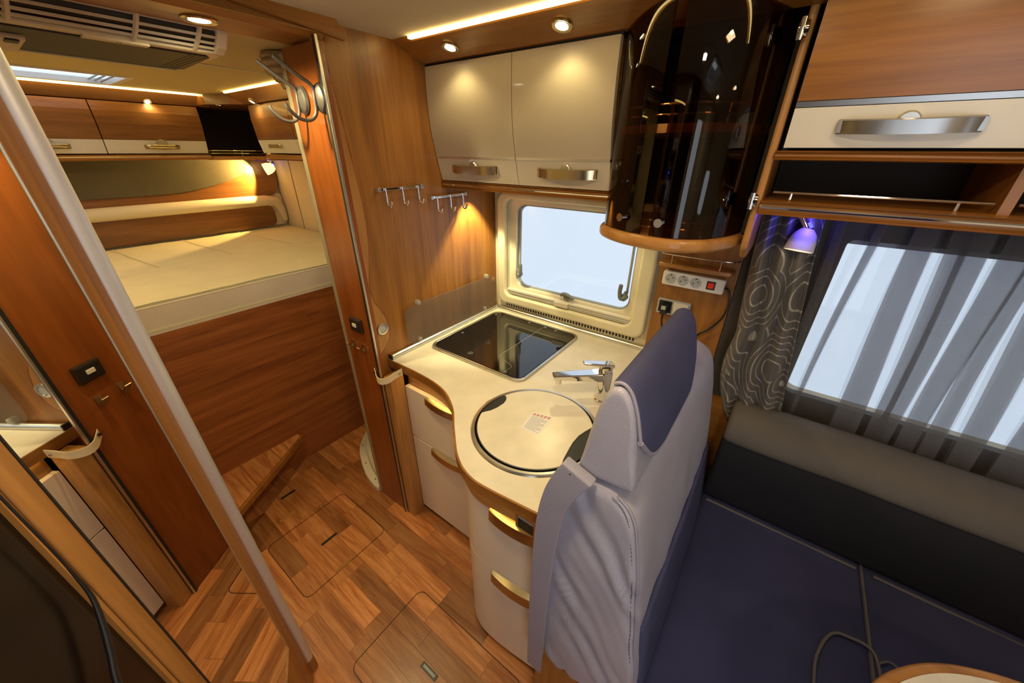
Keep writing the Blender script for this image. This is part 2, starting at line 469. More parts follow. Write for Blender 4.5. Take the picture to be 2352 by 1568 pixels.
for i in range(3): MB().box(-1.735, -1.39, -1.000-.020*i, -.994-.020*i, ZB+.002+.004*i, ZB+.006+.004*i).build('blind_bar', 'latch_grey', w3)
MB().box(-1.42, -1.40, -1.27, -1.24, ZB-.004, ZB+.014).build('hatch_handle', 'white_plastic', w3, bevel=.008)

# window wall (y = 0) with two openings
W1 = (.085, .80, 1.00, 1.505); W2 = (1.415, 2.60, .905, 1.49)
m = MB(); m.holed([(-.03, 0), (4.0, 0), (4.0, ZC+.04), (-.03, ZC+.04)], [rrect(*W1, .05), rrect(*W2, .05)], 'y', 0, .045)
struct(m.build('wall_window_side', 'wall_beige'))
struct(MB().box(-2.3, -.03, -.10, -.06, 0, ZB+.05).build('wall_bedroom_side', 'wall_beige'))
for x in (-1.92, -1.60): MB().box(x, x+.006, -.104, -.10, .9, 1.66).build('wall_seam', 'alu_edge', bpy.data.objects['wall_bedroom_side'])
struct(MB().box(-2.3, -2.2, -2.25, -.06, 0, ZB+.05).build('wall_rear', 'wall_beige'))
# far sides of the vehicle behind the camera, with the cab's and the door side's windows
m = MB(); m.holed([(-2.3, 0), (4.0, 0), (4.0, ZC+.04), (-2.3, ZC+.04)], [rrect(1.60, 2.2, .55, 1.9, .06)], 'y', -2.3, -2.25)
struct(m.build('wall_door_side', 'wall_beige'))
m = MB(); m.holed([(-2.3, 0), (.05, 0), (.05, ZC+.04), (-2.3, ZC+.04)], [rrect(-2.0, -1.5, 1.15, 1.55, .1)], 'x', 4.0, 4.05)
struct(m.build('wall_front', 'wall_beige'))
# kitchen partition (x = 0)
struct(MB().box(-.03, 0, -.82, 0, 0, ZC+.03).build('wall_partition', 'honey_z'))
wp = bpy.data.objects['wall_partition']
wav = [(-.815, 2.0), (-.79, 1.75), (-.772, 1.50), (-.785, 1.36), (-.806, 1.25), (-.802, 1.19), (-.786, 1.155), (-.760, 1.10), (-.748, 1.045), (-.757, 1.00), (-.785, .965), (-.818, .93), (-.828, .86), (-.832, .6), (-.832, .0)]
wc = catmull(wav, 4)
_fp = MB().prism([(-.845, 2.0), (-.845, 0)]+wc[::-1], 'x', .0005, .012); fp_ = struct(_fp.build('trim_5', 'honeyl_z', bevel=.002, label='narrow wooden strip with wavy edge on the partition'))
MB().tube([(.009, p[0]+.002, p[1]) for p in wc], .0034, 6).build('panel_groove', 'red_y', fp_)
struct(MB().box(.045, .098, -.842, -.775, 0, .86).build('trim_6', 'honeyl_z', bevel=.004, label='upright wooden stile between door leaf and drawers'))
# beam between living area and bedroom
b = MB().prism([(.035, ZC+.02), (.035, 2.012), (.02, 2.0), (-.115, 2.0), (-.115, ZB+.06)], 'y', -2.2, -.815)
bm_ = struct(b.build('trim_1', 'honey_y', label='wooden arch beam across the ceiling'))
MB().box(.03, .040, -2.1, -.82, 2.010, 2.014).build('beam_bead', 'honeyl_y', bm_)
b = MB().prism([(-2.0, 2.05), (-1.4, 2.049), (-1.1, 2.035), (-.90, 2.018), (-.76, 2.004), (-.755, 2.008), (-.78, 2.05)], 'x', .034, .05)
b.build('arch_fascia', 'honey_y', bm_)

# door post: door leaf standing open along the aisle
d1 = sempty('door_1', (-.07, -.835, 0), 'orange wooden door leaf standing open beside the kitchen')
MB().box(-.166, .036, -.847, -.822, .004, 1.995).build('door_panel', 'orange_z', d1, bevel=.002)
MB().box(-.188, -.1665, -.849, -.780, .004, 1.985).build('edge_profile', 'alu_edge', d1, bevel=.002)
lt = MB().box(-.215, -.190, -.835, -.80, 1.14, 1.205).build('latch_case', 'latch_grey', d1, bevel=.002)
MB().box(-.222, -.192, -.838, -.79, 1.128, 1.14).build('latch_lip', 'chrome', lt)
t1 = struct(MB().box(.032, .042, -.8535, -.8475, 0, 2.004).build('trim_2', 'rubber', label='black gasket beside the door leaf'))
MB().box(.042, .0475, -.853, -.8455, 0, 2.004).build('silver_edge', 'alu', t1)

# ------------------------------------------------------------------ BED AND BEDROOM
struct(MB().box(-.80, -.765, -2.2, -.10, 0, 1.018).build('bed_front_board', 'red_y'))
bb = bpy.data.objects['bed_front_board']; bb['kind'] = ''; del bb['kind']
tag(bb, 'tall reddish wood board closing the front of the raised bed', 'bed base')
mt = thing('mattress', 'cream quilted mattress on the raised bed', 'mattress', (-1.45, -1.1, 1.018))
def mat_top(w, t):
    n = noise.noise(w*6)*.006+noise.noise(w*17)*.002
    return w+Vector((0, 0, n if w.z > 1.1 else 0))
for k, (x0, x1) in enumerate(((-1.375, -.784), (-2.13, -1.378))):
    mb = MB(); prof = [(x0, 1.022), (x0, 1.08), (x0+.004, 1.135), (x0+.03, 1.15), ((x0+x1)/2, 1.156), (x1-.03, 1.15), (x1-.004, 1.135), (x1, 1.08), (x1, 1.022), ((x0+x1)/2, 1.020)]
    loft(mb, prof, 'y', -2.1, -.12, 40, .03, .03, mat_top, 5)
    mb.build('mattress_section', 'mattress', mt, smooth=50)
mb = MB().grid(60, 5, lambda u, v: (-.7655+.001*math.sin(v*pi)+.0008*noise.noise(Vector((u*30, v*3, 0))), -2.08+1.94*u, 1.019+.116*v))
mb.build('side_border', 'mattress_side', mt, smooth=60)
MB().tube([(-.768, -2.08+.1*i, 1.137) for i in range(20)], .004, 6).build('piping', 'mattress_side', mt)
for y in (-.45, -.80, -1.15, -1.5): MB().tube([(-1.40, y, 1.156), (-1.75, y-.04, 1.158), (-2.10, y-.06, 1.156)], .0016, 5).build('quilt_seam', 'mattress', mt)
# corner step by the bed
st = thing('corner_step', 'low triangular wooden step against the bed board', 'step', (-.65, -1.3, 0))
stp = [(-.765, -1.75), (-.765, -.99)]+[(-.755, -.972), (-.74, -.968), (-.722, -.985)]+[(-.60, -1.17), (-.46, -1.40), (-.33, -1.62), (-.25, -1.75)]
MB().prism(stp, 'z', .19, .2).build('tread', 'red_y', st)
for i in range(5):
    y0 = -1.75+.155*i; 
    xa = lambda y: -.722+(-.985-y)*.617 if y < -.985 else -.73
    MB().prism([(-.763, y0), (-.763, y0+.152), (xa(y0+.152)-.004, y0+.152), (xa(y0)-.004, y0)], 'z', .2, .204).build('tread_board', 'plank', st)
MB().band([(p[0], p[1]) for p in stp[3:]], .012, .175, .206).build('nosing', 'honey_x', st)
MB().box(-.763, -.70, -1.75, -1.20, .0, .19).build('riser', 'red_y', st)
# white curved shower sill
ar = catmull([(-.70, -.50), (-.646, -.625), (-.58, -.71), (-.494, -.773), (-.35, -.835), (-.25, -.858), (-.19, -.862)], 5)
ss = thing('shower_sill', 'white curved shower sill behind the open door leaf', 'sill', (-.45, -.75, 0))
MB().band(ar, .045, 0, .035).build('sill_rim', 'sill_white', ss, bevel=.006)
MB().band(offset(ar, .045), .07, 0, .075).build('sill_wall', 'sill_white', ss, bevel=.02)
for p in ((-.55, -.725), (-.40, -.802), (-.25, -.842)): MB().lathe([(.004, 0), (.003, .003)], (p[0], p[1]+.01, .035), n=8).build('screw', 'rubber', ss)
# headboard
hb = thing('headboard', 'wood and grey padded headboard behind the mattress', 'headboard', (-2.17, -1.1, 1.0))
MB().prism(catmull([(-2.15, 1.39), (-1.2, 1.392), (-.24, 1.385), (-.17, 1.392), (-.13, 1.43), (-.112, 1.5), (-.108, 1.68), (-.7, 1.69), (-2.15, 1.69)], 1)+[], 'x', -2.188, -2.153).build('upper_board', 'brown_y', hb)
MB().prism(catmull([(-2.15, 1.445), (-1.22, 1.443), (-.79, 1.446), (-.583, 1.474), (-.42, 1.518), (-.33, 1.56), (-.275, 1.62), (-.26, 1.665)], 4)+[(-.26, 1.69), (-2.15, 1.69)], 'x', -2.155, -2.143).build('grey_pad', 'headboard_grey', hb, bevel=.004)
MB().prism(rrect(-2.15, -.195, 1.16, 1.315, .05), 'x', -2.183, -2.153).build('lower_board', 'brown_y', hb)
MB().prism(rrect(-2.18, -.105, 1.16, 1.40, .03), 'x', -2.188, -2.173).build('cream_backing', 'roll_cream', hb)
mb = MB()
mb.tube([(-2.145, -2.15, 1.355)]+[(-2.145, -2.1+i*.12, 1.355) for i in range(15)]+[(-2.157, -.24, 1.353), (-2.16, -.17, 1.34), (-2.160, -.14, 1.29), (-2.160, -.128, 1.23), (-2.160, -.125, 1.19)], [.040]*16+[.04, .04, .035, .025, .02], 14)
mb.build('neck_roll', 'roll_cream', hb, smooth=60)
# reading lamp above the bed
def reading_lamp(name, label, base, shade_c, aim, m_shade, m_bulb, s, group):
    t = thing(name, label, 'reading lamp', base, group)
    MB().lathe([(.02*s, 0), (.022*s, .004), (.02*s, .018*s), (.004, .02*s)], base, 'z', 16, -1).build('mount', 'chrome', t, smooth=40)
    MB().lathe([(.0225*s, .004), (.024*s, .007), (.0225*s, .010)], base, 'z', 16, -1).build('blue_ring', 'led_blue', t, label='glowing blue ring')
    d = (Vector(aim)-Vector(shade_c)).normalized()
    a = Vector(shade_c)-d*.045*s
    bs = Vector(base)-Vector((0, 0, .02*s))
    MB().tube([bs, bs*.5+a*.5, a], .0085*s, 10).build('arm', 'chrome', t, smooth=40)
    off = Vector((.0, .0, 0))
    MB().tube([bs*.5+a*.5+Vector((.012*s, 0, .002)), a+Vector((.010*s, 0, .006))], .0045*s, 8).build('blue_light', 'led_blue', t, label='glowing blue strip')
    pr = [(.006*s, -.048*s), (.018*s, -.046*s), (.030*s, -.032*s), (.038*s, -.008*s), (.041*s, .022*s), (.039*s, .022*s), (.034*s, -.008*s), (.020*s, -.038*s)]
    q = d.to_track_quat('Z', 'Y').to_matrix()
    tmp = MB().lathe(pr, (0, 0, 0), n=24)
    tmp.v = [tuple(q @ Vector(p)+Vector(shade_c)) for p in tmp.v]
    tmp.build('shade', m_shade, t, smooth=40)
    tmp = MB().lathe([(.001, -.02*s), (.018*s, -.014*s), (.026*s, .004*s), (.020*s, .014*s), (.001, .016*s)], (0, 0, 0), n=16)
    tmp.v = [tuple(q @ Vector(p)+Vector(shade_c)) for p in tmp.v]
    tmp.build('bulb', m_bulb, t, smooth=60)
    return t, d
def glow_shade():
    m, nt, b = base_mat('shade_glow'); sset(b, Base_Color=(.8, .7, .45), Roughness=.5, Emission_Color=(1, .75, .25), Emission_Strength=2.2)
glow_shade()
rl, d = reading_lamp('reading_lamp', 'small glowing lamp with blue ring in the corner above the bed', (-2.06, -.165, 1.652), (-2.05, -.20, 1.585), (-2.14, -.55, 1.48), 'shade_glow', 'lamp_warm', 1.0, 'reading lamps with blue light')
lamp('bed_lamp_light', 'SPOT', (-2.058, -.245, 1.583), 34, (1, .64, .18), rl, .012, 105, .2, (-2.16, -.50, 1.505))
# rear overhead cabinet
rc = thing('rear_overhead_cabinet', 'wood overhead cabinet with white handle bands along the rear wall', 'cabinet', (-2.07, -1.3, 1.655))
MB().box(-2.2, -1.975, -2.2, -.565, 1.70, ZB).build('carcass', 'brown_y', rc)
prof = [(-1.92, 1.945), (-1.915, 1.90), (-1.922, 1.84), (-1.942, 1.762)]
for (y0, y1, hy) in ((-2.2, -1.63, -1.9), (-1.625, -1.055, -1.27), (-1.05, -.572, -.80)):
    d = MB().prism([(p[0], p[1]) for p in prof]+[(-1.962, 1.762), (-1.94, 1.945)], 'y', y0, y1).build('door', 'brown_y', rc)
    MB().prism([(-1.942, 1.760), (-1.968, 1.690), (-1.985, 1.690), (-1.962, 1.760)], 'y', y0, y1).build('white_band', 'white_panel', d)
    ha = MB().grid(2, 9, lambda u, v: (-1.938-.006*u*2+(.012 if .1 < v < .9 else -.012), hy-.085+.17*v, 1.735-.022*u)).build('handle', 'brass_nickel', d, smooth=60)
    so = ha.modifiers.new('solid', 'SOLIDIFY'); so.thickness = .004
    MB().lathe([(.03, 0), (.028, .006), (.001, .007)], (-1.945, hy, 1.738), 'x', 20).build('lock_button', 'steel', d, smooth=40)
mb = MB(); mb.prism(catmull([(-2.2, 1.685), (-1.985, 1.685), (-1.965, 1.68), (-1.958, 1.668), (-1.965, 1.657), (-1.985, 1.653), (-2.2, 1.653)], 2), 'y', -2.2, -.565)
lp = mb.build('bottom_lip', 'honey_y', rc); MB().tube([(-1.958, -2.2, 1.672), (-1.958, -.57, 1.672)], .003, 6).build('chrome_line', 'chrome', lp)
MB().prism([(-1.86, ZB), (-1.925, 1.95), (-1.97, 1.95), (-1.97, ZB)], 'y', -2.2, -.50).build('soffit', 'brown_y', rc)
# corner shelf
cs = thing('corner_shelf', 'dark open corner shelf with chrome rails between the bedroom cabinets', 'shelf', (-2.0, -.35, 1.655))
CP = [(-1.97, -.565), (-1.88, -.40), (-1.72, -.31), (-1.60, -.30)]
MB().prism([(-2.2, -.565)]+CP+[(-1.60, -.10), (-2.2, -.10)], 'z', 1.650, 1.672).build('bottom', 'honey_y', cs)
MB().prism([(-2.2, -.565), (-1.90, -.565), (-1.80, -.555), (-1.65, -.475), (-1.60, -.43), (-1.60, -.10), (-2.2, -.10)], 'z', 1.955, ZB-.0005).build('top', 'brown_y', cs)
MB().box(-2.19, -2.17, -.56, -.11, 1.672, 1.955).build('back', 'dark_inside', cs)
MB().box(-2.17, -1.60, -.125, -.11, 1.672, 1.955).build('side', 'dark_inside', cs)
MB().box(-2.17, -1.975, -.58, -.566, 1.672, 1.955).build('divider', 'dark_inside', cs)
for z in (1.690, 1.706): MB().tube(catmull([(p[0]-.01, p[1], z) for p in CP], 4), .003, 6).build('rail', 'chrome', cs)
for p in CP[1:3]: MB().tube([(p[0]-.01, p[1], 1.672), (p[0]-.01, p[1], 1.708)], .003, 6).build('rail_post', 'chrome', cs)
# side overhead cabinet in the bedroom
sc_ = thing('side_overhead_cabinet', 'small wood overhead cabinet on the bedroom side wall', 'cabinet', (-1.2, -.25, 1.655))
MB().box(-1.595, -.25, -.385, -.10, 1.70, ZB).build('carcass', 'brown_x', sc_)
for (x0, x1, hx) in ((-1.59, -1.115, -1.36), (-1.11, -.64, -.88)):
    d = MB().prism([(-.405, 1.952), (-.410, 1.88), (-.402, 1.768), (-.385, 1.768), (-.385, 1.952)], 'x', x0, x1).build('door', 'brown_x', sc_)
    MB().prism([(-.402, 1.766), (-.388, 1.695), (-.37, 1.695), (-.385, 1.766)], 'x', x0, x1).build('white_band', 'white_panel', d)
    MB().box(hx-.075, hx+.075, -.418, -.404, 1.722, 1.742).build('handle', 'brass_nickel', d, bevel=.005)
mb = MB().prism(catmull([(-.10, 1.69), (-.36, 1.69), (-.385, 1.682), (-.39, 1.67), (-.382, 1.658), (-.36, 1.655), (-.10, 1.655)], 2), 'x', -1.57, -.25); mb.build('bottom_lip', 'honey_x', sc_)
MB().prism([(-.505, ZB), (-.42, 1.955), (-.38, 1.955), (-.38, ZB)], 'x', -1.60, -.25).build('soffit', 'brown_x', sc_)
# LED strips
def led(name, label, mb, mat='led', group='light strips along the ceiling'):
    return tag(mb.build(name, mat), label, 'light strip', group)
led('led_strip', 'glowing warm light strip above the rear bedroom cabinets', MB().box(-1.862, -1.846, -2.2, -.47, ZB-.008, ZB-.001), 'led_rear')
led('led_strip', 'glowing warm light strip above the bedroom side cabinet', MB().box(-1.58, -.3, -.520, -.507, ZB-.008, ZB-.001), 'led_rear')
led('led_strip', 'long bright light strip where ceiling meets the kitchen soffit', MB().box(.085, 1.7, -.550, -.536, ZC-.009, ZC-.001))
# ceiling air conditioner
ac = thing('air_conditioner', 'beige ceiling air conditioner with dark intake above the bed', 'air conditioner', (-.3, -1.4, 1.95))
acb = catmull([(.0, ZB), (-.02, 1.985), (-.06, 1.966), (-.10, 1.958)], 3)
MB().prism(rrect(-.60, -.185, -1.80, -1.005, .05), 'z', 1.955, ZB-.0005).build('body', 'ac_plastic', ac, bevel=.004)
MB().prism([(-.215, -1.76), (-.215, -1.04), (-.24, -1.025), (-.50, -1.012), (-.535, -1.03), (-.535, -1.76)], 'z', 1.951, 1.9556).build('intake', 'ac_dark', ac, bevel=.002)
for i in range(4): MB().box(-.53, -.22, -1.04-.012*i, -1.0385-.012*i, 1.950, 1.952).build('intake_bar', 'ac_dark', ac)
MB().box(-.535, -.515, -1.76, -1.03, 1.949, 1.952).build('intake_edge', 'latch_grey', ac)
MB().prism([(-.19, ZB-.001), (-.19, 1.964), (-.165, 1.975), (-.140, 1.992), (-.135, ZB-.001)], 'y', -1.80, -1.02).build('outlet_back', 'ac_dark', ac)
fn = lambda s: (-.190+.066*s, 1.957+.022*s+.026*s*s)
for s in (0.02, .22, .45, .68, .92):
    a = fn(s); MB().prism([(a[0], a[1]), (a[0]+.005, a[1]+.0005), (a[0]+.004, a[1]+.006), (a[0]-.001, a[1]+.005)], 'y', -1.80, -1.012).build('grille_slat', 'ac_plastic', ac)
for y in (-1.80, -1.60, -1.40, -1.20, -1.075):
    mb = MB(); mb.tube([(fn(q/6)[0], y+.01*q/6, fn(q/6)[1]+.002) for q in range(7)], .006, 6); mb.build('grille_rib', 'ac_plastic', ac)
MB().prism([(-.19, ZB-.001), (-.19, 1.954), (-.155, 1.967), (-.124, 1.995), (-.120, ZB-.001)], 'y', -1.03, -1.003).build('end_cap', 'ac_plastic', ac, bevel=.004)
MB().box(-.215, -.188, -1.29, -1.17, 1.950, 1.956).build('label_plate', 'ac_plastic', ac)
for y in (-1.224, -1.230): MB().box(-.207, -.197, y, y+.002, 1.949, 1.951).build('indicator_mark', 'ink', ac)
m = MB().box(-.50, -.30, -1.42, -1.37, 1.94, 1.955); m.build('control_box', 'ac_plastic', ac, bevel=.006)
MB().box(-.34, -.30, -1.405, -1.382, 1.937, 1.941).build('control_button', 'rubber', ac, bevel=.003)
# ribbed roll behind the door leaf
rr = thing('curtain_roll', 'ribbed brown roll hanging behind the top of the door leaf', 'curtain', (-.30, -.79, 1.90))
for i, (z, r) in enumerate(((1.995, .075), (1.975, .082), (1.955, .078), (1.935, .062), (1.915, .048))):
    MB().lathe([(.01, -.012), (r*.9, -.011), (r, 0), (r*.9, .011), (.01, .012)], (-.31+.01*i, -.77, z), n=28).build('rib', 'curtain_roll', rr, smooth=60)

# ------------------------------------------------------------------ KITCHEN
# worktop
edge = catmull([(.002, -.772), (.15, -.768), (.29, -.775), (.39, -.800), (.48, -.854), (.544, -.915), (.597, -.963), (.640, -1.000), (.69, -1.030), (.744, -1.045), (.797, -1.045), (.89, -1.036), (.985, -1.025)], 4)
out = edge+[(.985, -.012), (.002, -.012)]
SX, SY, SR = .765, -.760, .208
wt = thing('worktop', 'cream kitchen worktop with curved wooden front edge', 'worktop', (.5, -.5, .862))
m = MB(); m.holed(out, [circ(SX, SY, SR-.006, 48)[::-1]], 'z', .864, .900); m.build('top_surface', 'worktop', wt)
MB().band(edge, -.006, .862, .9005).build('edge_band', 'honey_x', wt)
MB().tube([(.014, -.765, .908), (.014, -.018, .908)], .0125, 10).build('upstand_rail', 'alu', wt, smooth=40)
MB().tube([(.014, -.018, .908), (.985, -.018, .908)], .0125, 10).build('upstand_rail', 'alu', wt, smooth=40)
MB().box(.002, .026, -.770, -.764, .898, .921).build('rail_cap', 'rubber', wt)
mb = MB()
for i in range(46): mb.box(.075+.0165*i, .084+.0165*i, -.0035, .0005, .925, .940)
v = thing('vent_grille', 'row of small dark slots in the sill behind the worktop', 'vent', (.46, -.003, .92))
MB().box(.03, .90, -.003, 0, .918, .950).build('vent_strip', 'frame_cream', v); mb.build('slots', 'rubber', v)
# drawer units
us = thing('drawer_unit', 'straight cream kitchen drawer unit beside the door leaf', 'cabinet', (.3, -.4, 0))
MB().box(.1, .52, -.755, -.03, .03, .86).build('carcass', 'honey_z', us)
MB().box(.1, .50, -.74, -.05, 0, .03).build('plinth', 'rubber', us)
def bow_handle(x0, x1, y, z, h, parent, out_=.022, button=False, mat='brass_nickel', t=.006):
    """bowed flat pull: bar bulging out from two feet"""
    n = 13; mb = MB()
    def prof(i):
        u = i/(n-1); bulge = out_*(1-(2*u-1)**4)+.004
        sag = -.25*h*(1-(2*u-1)**2)
        return x0+(x1-x0)*u, y-bulge, z+sag*.4
    vs = []; fs = []
    for i in range(n):
        x, yy, zz = prof(i)
        vs += [(x, yy, zz-h/2), (x, yy-.002, zz+h/2), (x, yy+t, zz+h/2+.003), (x, yy+t, zz-h/2+.004)]
    for i in range(n-1):
        for k in range(4): fs.append((i*4+k, i*4+(k+1) % 4, i*4+4+(k+1) % 4, i*4+4+k))
    fs += [(0, 1, 2, 3), ((n-1)*4+3, (n-1)*4+2, (n-1)*4+1, (n-1)*4)]
    mb._add(vs, fs)
    mb.box(x0, x0+.012, y-.010, y, z-h/2+.002, z+h/2)
    mb.box(x1-.012, x1, y-.010, y, z-h/2+.002, z+h/2)
    o = mb.build('handle', mat, parent, smooth=35)
    if button: MB().lathe([(.02, 0), (.019, .010), (.016, .013), (.001, .013)], ((x0+x1)/2, y, z+h/2-.004), 'y', 20, -1).build('lock_button', 'steel', parent, smooth=40)
    return o
def blade_handle(x0, x1, yf, z, h, parent):
    """slightly bowed metal blade fixed along its upper edge"""
    n = 15; vs = []; fs = []
    for i in range(n):
        u = i/(n-1); x = x0+(x1-x0)*u; d = .009+.013*(1-(2*u-1)**2); y = yf(x)
        vs += [(x, y, z+h*.5), (x, y-d, z+h*.5-.004), (x, y-d-.003, z-h*.5), (x, y-d+.004, z-h*.5), (x, y-.004, z+h*.1), (x, y, z+h*.1)]
    for i in range(n-1):
        for k in range(6): fs.append((i*6+k, i*6+(k+1) % 6, i*6+6+(k+1) % 6, i*6+6+k))
    fs += [tuple(range(6))[::-1], tuple(range((n-1)*6, n*6))]
    return MB()._add(vs, fs).build('handle', 'brass_nickel', parent, smooth=35)
for z0, z1, hz in ((.522, .802, .785), (.035, .516, .500)):
    d = MB().box(.1, .52, -.778, -.757, z0, z1).build('drawer', 'cream_drawer', us, bevel=.002)
    blade_handle(.236, .432, lambda x: -.778, hz, .034, d)
uc = thing('curved_drawer_unit', 'curved cream kitchen drawer unit next to the seat back', 'cabinet', (.8, -.7, 0))
cp = catmull([(.520, -.775), (.575, -.880), (.622, -.955), (.665, -1.000), (.715, -1.024), (.775, -1.030), (.86, -1.026), (.985, -1.013)], 5)
inn = offset(cp, .02)
MB().prism(inn+[(.985, -.03), (.522, -.03)], 'z', .03, .56).build('carcass', 'cream_drawer', uc)
MB().prism(offset(cp, .05)+[(.985, -.05), (.53, -.05)], 'z', 0, .03).build('plinth', 'rubber', uc)
for z0, z1, hz in ((.502, .792, .780), (.035, .496, .470)):
    d = MB().band(cp, .018, z0, z1).build('drawer', 'cream_drawer', uc, smooth=40)
    blade_handle(.792, .980, lambda x: -1.0295+max(0, x-.80)*.09, hz, .044, d)
fa = thing('worktop_fascia', 'warmly lit curved wooden fascia under the worktop edge', 'fascia', (.5, -.8, .8))
fp = [p for p in offset(edge, .013) if p[0] > .098]
MB().band(fp, .015, .796, .864).build('fascia_board', 'honeyl_x', fa, smooth=40)
MB().band(offset(fp, -.0015), -.005, .8595, .8618).build('hidden_light', 'led_under', fa)
sw = thing('light_switch', 'black rocker switch with rose metal frame on the fascia', 'switch', (.917, -1.02, .795))
m = MB(); m.holed(rrect(.884, .950, .795, .858, .004), [rrect(.892, .942, .803, .850, .003)], 'y', -1.034, -1.010); m.build('switch_frame', 'brass_nickel', sw)
MB().box(.892, .942, -1.032, -1.010, .803, .850).build('rocker', 'black_plastic', sw, bevel=.002)
MB().box(.892, .942, -1.0335, -1.031, .840, .848).build('rocker_edge', 'latch_grey', sw)
# hob with folded glass lid
hb_ = thing('hob', 'square hob under a black folding glass lid', 'hob', (.32, -.33, .900))
hr = rrect(.058, .585, -.588, -.070, .045)
m = MB(); m.holed(hr, [rrect(.070, .573, -.576, -.082, .038)], 'z', .900, .911); m.build('steel_frame', 'steel', hb_, bevel=.003)
MB().prism(rrect(.066, .577, -.580, -.078, .04), 'z', .9005, .9035).build('hob_tray', 'hob_black', hb_)
zz = [(.389, -.084), (.386, -.455), (.397, -.480), (.480, -.506), (.488, -.520), (.482, -.574)]
ix = rrect(.072, .571, -.574, -.084, .037)
left = [p for p in ix if p[0] < .3]; right = [p for p in ix if p[0] > .3]
# left pane: go round the left corners then along the fold
lt = [(.389, -.084)]+[p for p in ix[6:18]]+[(.482, -.574)]+zz[::-1][1:-1]
MB().prism(lt, 'z', .905, .9105).build('lid_pane', 'black_glass', hb_)
rt = [(p[0]+.0022, p[1]) for p in zz]+[p for p in ix[18:]]+[p for p in ix[:6]]
MB().prism(rt, 'z', .905, .9105).build('lid_pane', 'black_glass', hb_)
MB().tube([(p[0]+.001, p[1], .9106) for p in zz], .0012, 6).build('fold_edge', 'steel', hb_)
MB().lathe([(.013, 0), (.013, .0006), (.001, .0006)], (.27, -.53, .9105), n=20).build('finger_hole', 'rubber', hb_)
for p in ((.40, -.10), (.30, -.10), (.46, -.10), (.09, -.12), (.49, -.56), (.10, -.40)): MB().lathe([(.006, 0), (.005, .0015), (.001, .0015)], (p[0], p[1], .9105), n=12).build('hinge_dot', 'clear_clip', hb_)
# round sink
sk = thing('round_sink', 'round steel sink bowl set into the worktop', 'sink', (SX, SY, .76))
MB().lathe([(SR-.012, .902), (SR-.02, .89), (SR-.03, .86), (SR-.06, .85), (.03, .845), (.001, .845), (.001, .843), (SR-.055, .847), (SR-.024, .86), (SR-.014, .88), (SR-.007, .902)], (SX, SY, 0), n=48).build('bowl', 'steel', sk, smooth=50)
MB().lathe([(SR-.010, .902), (SR-.007, .9065), (SR+.001, .9065), (SR+.006, .902), (SR+.007, .900), (SR-.010, .900)], (SX, SY, 0), n=64).build('rim', 'steel', sk, smooth=40)
MB().lathe([(.03, .8455), (.03, .848), (.001, .849)], (SX+.10, SY-.02, 0), n=20).build('drain', 'chrome', sk, smooth=40)
MB().lathe([(SR-.016, .897), (SR-.0125, .9065), (SR-.011, .9065)], (SX, SY, 0), n=64).build('rim_seal', 'rubber', sk, smooth=40)
# sink lid with two finger notches
lid = []
for i in range(120):
    a = 2*pi*i/120; p = Vector((SX+(SR-.016)*math.cos(a), SY+(SR-.016)*math.sin(a)))
    lid.append((p.x, p.y, a))
res = []
n1 = [(.592, -.690), (.606, -.708), (.612, -.73), (.608, -.765), (.600, -.790), (.590, -.805)]
n2 = [(.925, -.862), (.918, -.84), (.912, -.80), (.907, -.76), (.908, -.72), (.915, -.69), (.925, -.66)]
done1 = done2 = False
for x, y, a in lid:
    dg = math.degrees(a)
    if 160 < dg < 196:
        if not done1: res += n1; done1 = True
        continue
    if dg > 327 or dg < 32:
        continue
    res.append((x, y))
res = res+n2
ld = thing('sink_lid', 'round cream lid with finger notch covering the sink', 'lid', (SX, SY, .904))
MB().prism(res, 'z', .9035, .9105).build('lid_board', 'worktop', ld, bevel=.0015)
MB().prism(circ(.585, -.752, .035, 20), 'z', .9025, .9035).build('notch_tray', 'steel', ld)
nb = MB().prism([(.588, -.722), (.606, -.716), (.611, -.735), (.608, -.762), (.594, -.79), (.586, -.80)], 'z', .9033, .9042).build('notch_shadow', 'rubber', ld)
ck = thing('paper_sticker', 'small white printed paper sticker on the sink lid', 'sticker', (.765, -.75, .9105))
q4 = [Vector((.726, -.709)), Vector((.795, -.691)), Vector((.803, -.797)), Vector((.737, -.801))]
MB().prism([tuple(p) for p in q4], 'z', .9106, .9110).build('paper', 'sticker', ck)
def q4p(u, v): 
    p = (q4[0]*(1-u)+q4[1]*u)*(1-v)+(q4[3]*(1-u)+q4[2]*u)*v; return (p.x, p.y)
for i in range(14):
    v = .24+.052*i; w = .92 if i % 4 else .7
    MB().prism([q4p(.08, v), q4p(w, v), q4p(w, v+.018), q4p(.08, v+.018)], 'z', .9110, .91115).build('text_line', 'ink', ck)
for i in range(5): MB().prism([q4p(.06+.185*i, .05), q4p(.2+.185*i, .05), q4p(.2+.185*i, .19), q4p(.06+.185*i, .19)], 'z', .9110, .91115).build('warning_box', 'ink_red', ck)
